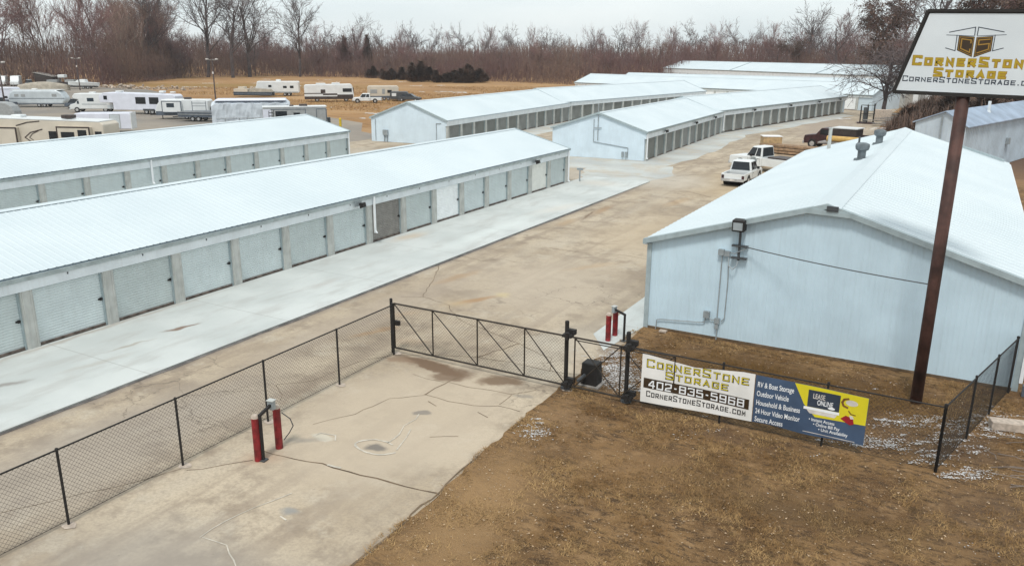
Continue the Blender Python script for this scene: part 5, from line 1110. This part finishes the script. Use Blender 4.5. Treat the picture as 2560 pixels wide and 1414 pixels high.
q = thing('crate', 'tan wooden crate with a white top standing behind the big white truck', 'crate', (-18.1, 88.6, 0), R_(25))
MB().box(-.95, .95, -.75, .75, .1, 1.5).obj('sides', 'crate', q); MB().box(-1.0, 1.0, -.8, .8, 1.5, 1.56).obj('lid', 'vinyl', q); MB().box(-.9, -.7, -.7, .7, 0, .1).box(.7, .9, -.7, .7, 0, .1).obj('skid', 'wood', q)
q = thing('pipe_rack', 'rusty stack of timber and pipes on the ground between the crate and the maroon truck', 'lumber pile', (-15.6, 86.5, 0), R_(165))
b = MB(); rr = random.Random(5)
for i in range(14): b.box(-3+rr.uniform(-.3, .3), 3+rr.uniform(-.4, .4), -1+i % 5*.4, -.75+i % 5*.4, .1+(i//5)*.28, .3+(i//5)*.28)
b.obj('boards', 'wood', q); b = MB(); b.box(-2, -1.8, -1.1, 1.1, 0, .1); b.box(1.8, 2, -1.1, 1.1, 0, .1); b.obj('bearer', 'greywood', q)
q = thing('steel_frame', 'upright black steel frame standing at the far end of the drive', 'frame', (-13.4, 131.5, 0), R_(10))
b = MB()
for x in (-.9, .0, .9):
    for y in (-.5, .5): b.tube((x, y, 0), (x, y, 2.7+.2*x), .06, .06, 6)
for z in (.2, 1.4, 2.6): b.box(-1, 1, -.54, -.46, z, z+.08)
b.obj('frame', 'dark', q); MB().box(-1.3, 1.2, -.9, .9, 0, .14).obj('base', 'darkred', q); MB().box(-.55, .1, -.4, .4, .3, 2.3).obj('cabinet', 'dkgrey', q)
link('concrete_block', MB().box(-1.2, 1.2, -.7, .7, 0, 1.7).mesh('concrete_block', ['conc'], .04), None, (-11.8, 137.5, 0), R_(5), 'pale concrete block at the far end of the drive right of the steel frame', 'block')
for c, sz, lb, wm in (((-14.0, 176, 0), (6.5, 5, 3.4), 'small pale shed right behind the bare drooping tree', 'pillar'), ((-8.6, 186, 0), (7, 5, 3.2), 'small blue-white shed partly hidden by the sign board', 'fascia')):
    q = thing('shed', lb, 'shed', c, R_(-12)); a_, b_, h_ = sz
    MB().prism([(-a_/2, 0), (a_/2, 0), (a_/2, h_-.5), (0, h_+.2), (-a_/2, h_-.5)], -b_/2, b_/2).obj('wall', wm, q)
    MB().hexa([(-a_/2-.2, -b_/2-.2, h_-.52), (0, -b_/2-.2, h_+.22), (0, b_/2+.2, h_+.22), (-a_/2-.2, b_/2+.2, h_-.52)], [(-a_/2-.2, -b_/2-.2, h_-.44), (0, -b_/2-.2, h_+.3), (0, b_/2+.2, h_+.3), (-a_/2-.2, b_/2+.2, h_-.44)]).hexa([(0, -b_/2-.2, h_+.22), (a_/2+.2, -b_/2-.2, h_-.52), (a_/2+.2, b_/2+.2, h_-.52), (0, b_/2+.2, h_+.22)], [(0, -b_/2-.2, h_+.3), (a_/2+.2, -b_/2-.2, h_-.44), (a_/2+.2, b_/2+.2, h_-.44), (0, b_/2+.2, h_+.3)]).obj('roof', 'roof', q)
    MB().box(-.6, .6, -b_/2-.04, -b_/2, 0, 2.1).obj('door', 'greyside', q)
# lamp poles and yellow bollard
for c, h_, lb in (((-123.9, 107.8), 8.3, 'dark wooden lamp pole with a crossbar standing behind the covered camper'), ((-137.3, 76.6), 7.9, 'dark lamp pole with a crossbar at the left edge of the lot'), ((-194.2, 127.2), 7.8, 'slim dark lamp pole in front of the white cabin boat')):
    q = thing('lamp_pole', lb, 'lamp pole', (*c, 0), R_(28), 'lot lamp poles')
    b = MB(); b.tube((0, 0, 0), (0, 0, h_), .14, .10, 8); b.obj('pole', 'barkd', q); b = MB(); b.box(-1.1, 1.1, -.06, .06, h_-.25, h_-.12); b.obj('crossbar', 'greywood', q)
    for x in (-.9, .9): MB().box(x-.22, x+.22, -.3, .1, h_-.12, h_+.05).obj('lamp', 'pale', q)
    MB().box(-.12, .12, -.25, -.1, 5.6, 6.0).obj('junction_box', 'pale', q)
b = MB(); b.tube((0, 0, 0), (0, 0, 1.55), .16, .16, 12); b.lathe([(.16, 1.55), (.1, 1.66), (0, 1.7)], 12)
link('bollard', b.mesh('bollard', ['yellow']), None, (-70.2, 80.6, 0), 0, 'single yellow bollard past the right end of the second storage row', 'bollard')
b = MB(); b.tube((0, 0, 0), (0, 0, 1.1), .06, .06, 8); b.box(-.25, .25, -.06, .06, .95, 1.1); link('tap_stand', b.mesh('tap_stand', ['zinc']), None, (-26.5, 58.5, 0), 0, 'short grey stand pipe at the far corner of the nearest storage row', 'stand pipe')
# ------------------------------------------------------------ trees
def grow(seed, h, r0, kind):
    """bare winter tree: returns trunk builder, crown builder"""
    rn = random.Random(seed); tk = MB(); cw = MB()
    spread, nb, nl, up_, fork, tw = kind
    def wob(d_, a_): return (d_+Vector((rn.gauss(0, a_), rn.gauss(0, a_), rn.gauss(0, a_)))).normalized()
    def limb(p, d_, L_, r, lv):
        ns = (6, 4, 3, 2)[lv]; pts = [p]; rs = [r]
        for i in range(ns):
            d_ = wob(d_, (.10, .16, .2, .24)[lv]); d_ = (d_+Vector((0, 0, up_*(.5 if lv == 0 else 1)))).normalized()
            p = p+d_*(L_/ns); pts.append(p); rs.append(r*(1-.75*(i+1)/ns) if lv else r*(1-.6*(i+1)/ns))
        mb = tk if lv == 0 else cw
        for i in range(ns): mb.m = 0 if lv < 2 else 1; mb.tube(pts[i], pts[i+1], max(rs[i], tw), max(rs[i+1], tw*.6), (7, 4, 3, 3)[lv], cap=False)
        if lv == 3: return
        nch = (nb, nl, 5)[lv]
        for k in range(nch):
            t = rn.uniform(fork if lv == 0 else .25, 1.0); i = min(ns-1, int(t*ns)); q = pts[i].lerp(pts[i+1], t*ns-i)
            ax = (pts[i+1]-pts[i]).normalized(); sd_ = ax.orthogonal().normalized(); sd_.rotate(Matrix.Rotation(rn.uniform(0, 6.283), 3, ax))
            an = spread*rn.uniform(.6, 1.25)
            dd = (ax*math.cos(an)+sd_*math.sin(an)).normalized()
            limb(q, dd, L_*(.62 if lv == 0 else .55)*rn.uniform(.65, 1.15)*(1.1-.45*t if lv == 0 else 1), rs[i]*.5, lv+1)
    limb(Vector((0, 0, -.1)), Vector((0, 0, 1)), h*.82, r0, 0)
    return tk, cw
PROTO = {}
def proto(key, seed, h, r0, kind, mt, mtw, leaves=0):
    tk, cw = grow(seed, h, r0, kind)
    if leaves:
        rn = random.Random(seed+1); pts = [Vector(p) for p in cw.v[::max(1, len(cw.v)//leaves)]]; cw.m = 2
        for p in pts:
            for _ in range(2):
                q = p+Vector((rn.gauss(0, .3), rn.gauss(0, .3), rn.gauss(0, .3))); s_ = rn.uniform(.10, .22)
                cw.add([tuple(q+Vector((rn.gauss(0, s_), rn.gauss(0, s_), rn.gauss(0, s_)))) for _ in range(3)], [(0, 1, 2)])
    PROTO[key] = (tk.mesh('trunk', [mt]), cw.mesh('crown', [mt, mtw, 'leafb']))
#            spread nb nl up fork twig
proto('slim', 11, 20, .20, (.42, 16, 7, .10, .22, .030), 'barkp', 'twigt')
proto('slim2', 12, 20, .18, (.38, 18, 7, .12, .18, .028), 'bark', 'twig')
proto('round', 13, 18, .28, (.75, 11, 8, .05, .25, .030), 'bark', 'twig')
proto('round2', 14, 18, .30, (.85, 10, 9, .04, .22, .030), 'barkd', 'twigd')
proto('oak', 15, 24, .55, (.72, 13, 10, .05, .28, .045), 'barkd', 'twigd')
proto('oak2', 16, 25, .50, (.62, 14, 10, .06, .25, .045), 'barkd', 'twigd')
proto('leafy', 17, 20, .45, (.80, 11, 9, .04, .18, .03), 'barkd', 'twig', 3000)
proto('droop', 18, 9.5, .24, (.95, 22, 15, -.07, .22, .026), 'barkd', 'twigd')
proto('brushy', 19, 12, .13, (.5, 14, 8, .08, .08, .025), 'bark', 'twig')
proto('far', 20, 16, .22, (.7, 12, 8, .06, .2, .04), 'barkd', 'twigd')
rt_ = random.Random(21)
def plant(key, x, y, s, lb, group, cat='tree', name='bare_tree', rz=None, sz=None):
    t = thing(name, lb, cat, (x, y, -.05), rt_.uniform(0, 6.28) if rz is None else rz, group)
    t.scale = (s*(sz or 1), s*(sz or 1), s)
    link('trunk', PROTO[key][0], t); link('crown', PROTO[key][1], t); return t
# edge of the wood, from the left around to the right (world polyline, wood height, tree kinds)
EDGE = [(-330, 95, 18), (-236, 131, 18), (-214, 147, 18), (-233, 178, 18), (-252, 205, 17), (-243, 243, 15), (-202, 246, 13), (-150, 246, 13), (-110, 236, 13.5), (-80, 262, 15), (-20, 262, 18), (14, 232, 22), (44, 190, 24)]
def edge_at(t):
    seg = [math.hypot(EDGE[i+1][0]-EDGE[i][0], EDGE[i+1][1]-EDGE[i][1]) for i in range(len(EDGE)-1)]; s = t*sum(seg)
    for i, l_ in enumerate(seg):
        if s <= l_ or i == len(seg)-1:
            f_ = s/l_; a_, b_ = EDGE[i], EDGE[i+1]; return a_[0]+(b_[0]-a_[0])*f_, a_[1]+(b_[1]-a_[1])*f_, a_[2]+(b_[2]-a_[2])*f_
        s -= l_
for i in range(150):
    t = (i+rt_.random())/150; x, y, h = edge_at(t); dd = rt_.choice([4, 10, 18, 30, 45])+rt_.uniform(-3, 6); L_ = math.hypot(x, y); x2, y2 = x+x/L_*dd+rt_.uniform(-3, 3), y+y/L_*dd
    left = x < -205 and y < 190
    if left:
        k = rt_.choice(['slim', 'slim', 'slim2', 'slim2', 'slim', 'round']); hh = h*rt_.uniform(1.15, 1.6)
        lb, gp, nm = {'slim': ('pale-trunked slender bare tree in the tall left-hand wood', 'pale trees of the left wood', 'bare_tree'), 'slim2': ('brown slender bare tree in the tall left-hand wood', 'brown trees of the left wood', 'bare_tree'), 'round': ('spreading bare tree in the tall left-hand wood', 'spreading trees of the left wood', 'bare_tree')}[k]
    elif x < -60:
        k = rt_.choice(['round', 'slim', 'brushy', 'brushy', 'round2']); hh = h*rt_.uniform(.62, 1.0)
        lb, gp, nm = {'round': ('brown rounded bare tree in the low wood behind the field', 'rounded trees behind the field', 'bare_tree'), 'slim': ('pale straight bare tree in the low wood behind the field', 'pale trees behind the field', 'bare_tree'), 'brushy': ('thin many-branched bare tree in the low wood behind the field', 'thin trees behind the field', 'bare_tree'), 'round2': ('dark rounded bare tree in the low wood behind the field', 'dark trees behind the field', 'bare_tree')}[k]
    else:
        k = rt_.choice(['round', 'round2', 'brushy', 'leafy']); hh = h*rt_.uniform(.75, 1.15)
        lb, gp, nm = {'round': ('brown bare tree in the wood behind the far white storage rows', 'brown trees behind the far rows', 'bare_tree'), 'round2': ('dark bare tree in the wood behind the far white storage rows', 'dark trees behind the far rows', 'bare_tree'), 'brushy': ('thin bare tree in the wood behind the far white storage rows', 'thin trees behind the far rows', 'bare_tree'), 'leafy': ('tree with clinging brown leaves in the wood behind the far white storage rows', 'leafy trees behind the far rows', 'leafy_tree')}[k]
    plant(k, x2, y2, hh/{'slim': 20, 'slim2': 20, 'round': 18, 'round2': 18, 'brushy': 12, 'leafy': 20}[k], lb, gp, name=nm)
# skyline trees
for key, x, y, s, lb in (('oak', -247, 188, 1.3, 'large dark bare tree standing above the left wood, left of the tallest pair'), ('oak2', -250, 215, 1.35, 'tall dark branching tree on the skyline, first of the close pair'), ('oak', -240, 226, 1.3, 'broad dark branching tree on the skyline, right of the close pair'),
                         ('oak', -238, 216, 1.2, 'broad dark branching tree between the two tallest on the left skyline'), ('oak2', -228, 240, 1.1, 'tall bare tree at the right end of the left skyline group'), ('round2', -215, 258, 1.25, 'smaller bare tree where the tall wood drops towards the horizon'), ('oak2', -262, 200, 1.05, 'dark bare tree left of the tallest skyline trees')):
    plant(key, x, y, s, lb, None, rz=rt_.uniform(0, 6))
for i in range(46):
    az = R_(-49+i*1.02+rt_.uniform(-.5, .5)); dd = rt_.uniform(330, 470); x, y = math.sin(az)*dd, math.cos(az)*dd
    hh = 10+(22+13*rt_.random()+(12 if i > 26 else 0)*rt_.random())/2015*dd*1.35
    plant('far' if i % 3 else 'slim2', x, y, hh/(16 if i % 3 else 20), 'hazy bare tree far off on the skyline', 'distant skyline trees')
# big trees at the right behind the sign
for key, x, y, s, lb in (('leafy', -24, 222, 1.15, 'brown-leaved tree on the right skyline just left of the sign board'), ('oak', -10, 206, 1.08, 'big dark oak-like tree rising above the top corner of the sign board'), ('leafy', -2, 190, 1.25, 'tall brown-leaved tree behind the top edge of the sign board'),
                         ('oak2', 6, 200, 1.05, 'dark bare tree behind the sign board at the right edge'), ('leafy', 12, 180, 1.2, 'brown-leaved tree at the far right edge of the picture'), ('round2', -36, 252, 1.15, 'dark round bare tree on the skyline above the farthest storage building'), ('oak', -52, 300, .95, 'wide bare tree on the skyline behind the farthest storage building')):
    plant(key, x, y, s, lb, None, name='bare_tree' if key != 'leafy' else 'leafy_tree')
plant('droop', -12.4, 146, 1.25, 'bare drooping tree in front of the far rows, twigs spread beside the sign board', None, rz=1.0, sz=1.25)
# cedars along the field edge
def conifer(seed, h, r, n, k_sub):
    rn = random.Random(seed); tk = MB(); tk.tube((0, 0, 0), (0, 0, h*.9), .12, .03, 6, cap=False); cw = MB()
    subs = [(0, 0, 1, 1)]+[(rn.gauss(0, .42)*r, rn.gauss(0, .3)*r, rn.uniform(.45, .85), rn.uniform(.5, .8)) for _ in range(k_sub)]
    for i in range(n):
        ox, oy, hs, rs = rn.choice(subs); hh = h*hs; t = rn.random()**.9; a0 = rn.uniform(0, 6.283); z = .15+t*(hh-.3)
        rad = r*.62*rs*(1-t)**.8*(.5+.5*min(1, t*4))*(.7+.5*rn.random())*(1+.2*math.sin(3*a0+seed)); k = rn.uniform(.2, 1)**.5
        p = Vector((ox+math.cos(a0)*rad*k, oy+math.sin(a0)*rad*k, z)); o_ = Vector((math.cos(a0), math.sin(a0), rn.uniform(.3, 1.3)))*rn.uniform(.2, .9); sd_ = Vector((-math.sin(a0), math.cos(a0), rn.uniform(-.3, .3)))*rn.uniform(.08, .22)
        cw.add([tuple(p-sd_), tuple(p+sd_), tuple(p+o_)], [(0, 1, 2)])
    return tk.mesh('trunk', ['barkd']), cw.mesh('crown', ['cedar'])
CONI = [conifer(1, 6.0, 4.2, 4200, 4), conifer(2, 5.2, 5.0, 4600, 6), conifer(3, 6.0, 2.6, 2600, 1)]
for i, (x, y, k, s, lb) in enumerate([(-197, 246, 0, 1.0, 'dark cedar at the field edge, leftmost of the row'), (-180, 235, 1, 1.1, 'low broad dark cedar, second in the row at the field edge'), (-172, 236, 0, 1.2, 'dark cedar third in the row, touching its broad neighbour'), (-161, 226, 0, 1.35, 'widest dark cedar of the row at the field edge'), (-153, 223, 2, .95, 'slim dark cedar at the right end of the row'),
                                     (-149, 228, 1, 1.15, 'low dark cedar at the left end of the thicket right of the row'), (-145, 230, 1, 1.3, 'broad dark cedar in the thicket right of the row'), (-151, 233, 1, .8, 'smaller dark cedar at the right end of the thicket'),
                                     (-210.8, 260, 2, 2.5, 'tall narrow cedar in the wood at the centre skyline'), (-218, 255, 2, 2.4, 'tall narrow cedar left of the other tall one in the wood')]):
    t = thing('cedar_tree', lb, 'cedar', (x, y, -.05), i*1.3); t.scale = (s*1.1, s*1.1, s*rt_.uniform(.68, .88)) if s < 2 else (s*.62, s*.62, s); link('trunk', CONI[k][0], t); link('crown', CONI[k][1], t)
for x, y, s, lb in ((-2.5, 128, 1.0, 'dark cedar behind the gabled roof left of the sign pole'), (1.5, 121, 1.05, 'dark cedar behind the sign pole'), (5.5, 130, 1.2, 'dark cedar between the sign board and the blue-grey building')):
    t = thing('cedar_tree', lb, 'cedar', (x, y, -.05), s*9); t.scale = (s*1.3, s*1.3, s); link('trunk', CONI[1][0], t); link('crown', CONI[1][1], t)

# ------------------------------------------------------------ masses nobody could count (numpy built)
def blades(name, mat, P, Dv, Wv, label, cat):
    """one thin triangle per blade; P base (n,3), Dv tip offset, Wv half width vector"""
    n = len(P); V = np.empty((n, 3, 3)); V[:, 0] = P-Wv; V[:, 1] = P+Wv; V[:, 2] = P+Dv
    me = bpy.data.meshes.new(name); me.vertices.add(n*3); me.vertices.foreach_set('co', V.reshape(-1)); me.loops.add(n*3); me.loops.foreach_set('vertex_index', np.arange(n*3, dtype=np.int32))
    me.polygons.add(n); me.polygons.foreach_set('loop_start', np.arange(0, n*3, 3, dtype=np.int32)); me.polygons.foreach_set('loop_total', np.full(n, 3, dtype=np.int32))
    me.materials.append(MT[mat]); me.update(calc_edges=True); return link(name, me, None, label=label, cat=cat, kind='stuff')
g_ = np.random.default_rng(4)
def edge_np(t):
    E_ = np.array(EDGE); d_ = np.r_[0, np.cumsum(np.hypot(*np.diff(E_[:, :2], axis=0).T))]; s = t*d_[-1]
    return np.interp(s, d_, E_[:, 0]), np.interp(s, d_, E_[:, 1]), np.interp(s, d_, E_[:, 2])
def brush(name, mat, n, dmin, dmax, hs, lmin, lmax, wd, label, lean=.22):
    t = g_.random(n); x, y, h = edge_np(t); dd = dmin+(dmax-dmin)*g_.random(n)**1.2; L_ = np.hypot(x, y); x = x+x/L_*dd; y = y+y/L_*dd
    l_ = g_.uniform(lmin, lmax, n); h = h*hs*(.86+.14*np.sin(t*90)*np.sin(t*37+1))*(.5+.5*np.clip((dd-dmin)/18, 0, 1))*(.93+.14*g_.random(n)); z = g_.random(n)*np.maximum(.1, h-l_*.6)
    az = g_.uniform(0, 6.283, n); D = np.c_[np.cos(az)*lean*l_*g_.random(n), np.sin(az)*lean*l_*g_.random(n), l_]; a2 = g_.uniform(0, 6.283, n); w_ = wd*g_.uniform(.5, 1.4, n)
    return blades(name, mat, np.c_[x, y, z], D, np.c_[np.cos(a2)*w_, np.sin(a2)*w_, 0*w_], label, 'brush')
brush('woodland_brush', 'brush', 150000, 0, 60, .95, 1.0, 4.2, .065, 'purple-brown mass of bare undergrowth filling the wood around the field')
brush('pale_stems', 'barkp', 600, 0, 26, .7, 2.5, 7, .05, 'scattered pale thin stems in the wood edge', .15)
brush('edge_scrub', 'brush', 9000, -7, 3, .16, .4, 1.3, .05, 'low brown scrub along the foot of the wood', .5)
n = 26000; az = np.radians(g_.uniform(-64, 14, n)); dd = g_.uniform(480, 950, n); l_ = g_.uniform(2.5, 7, n); h = (15+6*np.sin(az*23)*np.sin(az*51)+5*np.sin(dd*.02))*.9
x, y = np.sin(az)*dd, np.cos(az)*dd; z = g_.random(n)*np.maximum(.5, h-l_*.5); a2 = g_.uniform(0, 6.283, n); w_ = g_.uniform(.12, .45, n)
blades('far_woodland', 'far', np.c_[x, y, z], np.c_[np.cos(a2)*l_*.2, np.sin(a2)*l_*.2, l_], np.c_[np.sin(a2)*w_, np.cos(a2)*w_, 0*w_], 'grey-brown far woodland along the whole horizon', 'woodland')
# dark thicket behind the workshop
n = 16000; x = g_.uniform(-9, 9, n); y = g_.uniform(100, 172, n); x = x-.02*(y-100); l_ = g_.uniform(.4, 1.6, n); h = 2.2+2.2*np.sin(x*.9)**2*np.sin(y*.21)**2; z = g_.random(n)*h*np.clip((x+9)/4+.2, .15, 1); a2 = g_.uniform(0, 6.283, n); w_ = g_.uniform(.03, .10, n)
blades('dark_thicket', 'leafb', np.c_[x, y, z], np.c_[np.cos(a2)*l_*.5, np.sin(a2)*l_*.5, l_], np.c_[np.sin(a2)*w_, -np.cos(a2)*w_, 0*w_], 'dark russet thicket behind the gabled building', 'thicket')
# dead grass on the lawn
def vnoise(x, y, sc):
    G_ = g_.random((256, 256)); X, Y = x*sc+500, y*sc+500; i, j = np.floor(X).astype(int), np.floor(Y).astype(int); u, v = X-i, Y-j; u = u*u*(3-2*u); v = v*v*(3-2*v); i %= 255; j %= 255
    return (G_[i, j]*(1-u)+G_[i+1, j]*u)*(1-v)+(G_[i, j+1]*(1-u)+G_[i+1, j+1]*u)*v
n = 260000; x = g_.uniform(-9.95, 5.5, n); y = 8.5+19*g_.random(n); cl = .5*vnoise(x, y, 1.1)+.3*vnoise(x, y, 3)+.2*vnoise(x, y, 8); xe = -9.66-.28*np.clip((y-13.5)/6, 0, 1)-.30*(vnoise(x*0, y, 2.2)-.35); keep = (x > xe) & (g_.random(n) < np.clip((cl-.40)*5.5, .04, 1)); x, y, cl = x[keep], y[keep], cl[keep]; n = len(x)
l_ = (.025+.05*g_.random(n))*(.4+1.4*cl); a2 = g_.uniform(0, 6.283, n); w_ = g_.uniform(.003, .010, n); ln = g_.uniform(.6, 2.4, n)
blades('dead_grass', 'grass', np.c_[x, y, np.full(n, -.01)], np.c_[np.cos(a2)*l_*ln, np.sin(a2)*l_*ln, l_*.8], np.c_[-np.sin(a2)*w_, np.cos(a2)*w_, 0*w_], 'short brown dead grass covering the lawn', 'grass')
n = 3800; x = g_.uniform(-9.7, 5.5, n); y = 9+18*g_.random(n)**1.3; a2 = g_.uniform(0, 6.283, n); l_ = g_.uniform(.02, .06, n); w_ = l_*.4
blades('leaf_litter', 'leaf', np.c_[x, y, np.full(n, .004)+g_.random(n)*.03], np.c_[np.cos(a2)*l_, np.sin(a2)*l_, g_.uniform(0, .02, n)], np.c_[-np.sin(a2)*w_, np.cos(a2)*w_, 0*w_], 'pale dead leaves scattered over the lawn', 'leaves')
n = 60000; az = np.radians(g_.uniform(-62, -26, n)); dd = g_.uniform(118, 240, n); x, y = np.sin(az)*dd, np.cos(az)*dd; k = (x < -96+0*y) | (y > 110); k &= np.sin(x*.11+2*np.sin(y*.07))+np.sin(y*.13) > -.5; x, y = x[k], y[k]
k = ~((x < -125) & (y < 126-.06*(x+125))) & ~(y < 102.5+np.maximum(0, -95-x)*.43); x, y = x[k], y[k]; n = len(x); a2 = g_.uniform(0, 6.283, n); l_ = g_.uniform(.15, .5, n); w_ = g_.uniform(.02, .06, n)
blades('field_grass', 'fgrass', np.c_[x, y, np.full(n, -.03)], np.c_[np.cos(a2)*l_*.7, np.sin(a2)*l_*.7, l_], np.c_[-np.sin(a2)*w_, np.cos(a2)*w_, 0*w_], 'rough tan dead grass over the far field', 'grass')
# thin old snow: clustered flakes lying on the ground
sn = MB(); rn = random.Random(8)
def flakes(cx, cy, sx, sy, rot, n_, s0, s1, z):
    sub = [(rn.gauss(0, sx), rn.gauss(0, sy), rn.uniform(.5, 1.4)) for _ in range(max(2, n_//28))]
    big = s1 > .1
    for _ in range(n_):
        su, sv, ss_ = rn.choice(sub); u = su+rn.gauss(0, ss_*(1.2 if big else .13)); v = sv+rn.gauss(0, ss_*(.35 if big else .045))
        if rn.random() < .18: u, v = rn.gauss(0, sx), rn.gauss(0, sy)
        c_, s_ = math.cos(rot+.5), math.sin(rot+.5)
        x_ = cx+u*c_-v*s_; y_ = cy+u*s_+v*c_; s = rn.uniform(s0, s1)*rn.uniform(.5, 1); el = rn.uniform(1, 1.9); zz = z+rn.uniform(0, .012)+(0 if big else .022)
        k_ = 7; ph = rn.random(); P = []
        for i in range(k_):
            a_ = 6.283*(i+ph)/k_; r__ = s*rn.uniform(.5, 1.1); P.append((x_+math.cos(a_)*r__*el, y_+math.sin(a_)*r__, zz))
        sn.add(P+[(x_, y_, zz+s*.18)], [(i, (i+1) % k_, k_) for i in range(k_)])
for a_ in [(-9.15, 17.8, .2, .33, 0, 110), (-8.9, 23.3, .45, .8, .2, 620), (-8.3, 22.2, .35, .5, 0, 330), (-9.5, 24.4, .25, .4, 0, 70), (-.15, 23.6, .7, .3, 0, 210), (-.6, 22.0, .75, .22, 0, 230), (.3, 21.7, .4, .2, 0, 90), (1.25, 21.2, .4, .15, .1, 130), (1.75, 24.7, .3, .5, -.3, 260), (.9, 22.9, .4, .3, 0, 110), (-1.3, 21.6, .5, .2, 0, 110), (1.1, 23.9, .4, .3, 0, 90), (.6, 17.5, .7, .5, 0, 26), (-5, 20.1, 1.6, .12, 0, 40), (-2, 25.6, 1.6, .4, 0, 36), (-4.5, 18, 2.5, 2.5, 0, 40), (0.5, 14, 2, 2, 0, 40)]: flakes(*a_[:5], int(a_[5]*(3.4 if a_[5] > 50 else .6)), .005, .026, .0)
for a_ in [(-187, 155, 8, 1.6, .3, 60), (-194, 185, 10, 1.5, .2, 60), (-170, 165, 8, 2, .3, 50), (-110, 173, 5, 1.6, -.3, 70), (-101, 166, 4, 1, -.3, 50), (-84, 110, 4, 1.2, .5, 60), (-92, 120, 5, 2.5, .4, 70), (-90, 135, 4, 1, .2, 40), (-150, 185, 14, 4, 0, 50), (-140, 205, 12, 3, -.1, 50), (-208, 215, 16, 2, 0, 40), (-180, 212, 8, 1, .1, 40), (-9, 118, 2, 3, .2, 40), (-7, 125, 1.5, 6, .1, 30), (-78, 100, 3, 1, .3, 20)]: flakes(*a_, .12, .5, -.02)
sn.obj('snow_patches', 'snow', None, label='thin remnants of old snow lying in streaks on lawn and field', cat='snow', kind='stuff')
# rubble and plank debris
rb = MB(); rn = random.Random(6)
for cx, cy, sx, sy, n_, s0, s1 in ((-196, 141, 7, 1.8, 90, .12, .42), (-184, 146, 5, 1.2, 40, .1, .35)):
    for _ in range(n_):
        x_, y_, s = rn.gauss(cx, sx), rn.gauss(cy, sy), rn.uniform(s0, s1); z_ = max(0, .9-abs(x_-cx)/sx*.6)*rn.random()
        rb.T = Matrix.Translation((x_, y_, z_)) @ Matrix.Rotation(rn.uniform(0, 3), 4, Vector((rn.random(), rn.random(), 1)).normalized()); rb.box(-s, s, -s*.6, s*.6, -.1, s*.7)
rb.obj('rubble_heap', 'rubble', None, label='pale heap of rubble at the edge of the wood right of the white cabin boat', cat='rubble', kind='stuff')
rb = MB()
for _ in range(60):
    x_, y_ = rn.gauss(-9.2, 1.3), rn.gauss(137, 7); rb.T = Matrix.Translation((x_, y_, rn.uniform(.05, .7))) @ Matrix.Rotation(rn.uniform(-.5, .9), 4, 'Z') @ Matrix.Rotation(rn.uniform(-.15, .15), 4, 'Y'); l__ = rn.uniform(.6, 2.2); rb.box(-l__, l__, -.12, .12, -.05, .06)
rb.obj('plank_debris', 'greywood', None, label='scattered planks and debris beside the concrete block at the far end of the drive', cat='debris', kind='stuff')

# thin winter haze over the whole place
hz = bpy.data.materials.new('haze_air'); hz.use_nodes = True; hn = hz.node_tree; hn.nodes.clear()
ho = hn.nodes.new('ShaderNodeOutputMaterial'); hv = hn.nodes.new('ShaderNodeVolumePrincipled'); hv.inputs['Density'].default_value = .0002; hv.inputs['Color'].default_value = (.95, .97, 1, 1); hv.inputs['Anisotropy'].default_value = .2
hn.links.new(hv.outputs[0], ho.inputs['Volume']); MT['haze'] = hz
link('haze', MB().box(-1460, 1340, -1320, 1480, -1.1, 52).mesh('haze', ['haze']), None, kind='stuff', label='thin bluish winter haze paling the far woods', cat='haze')
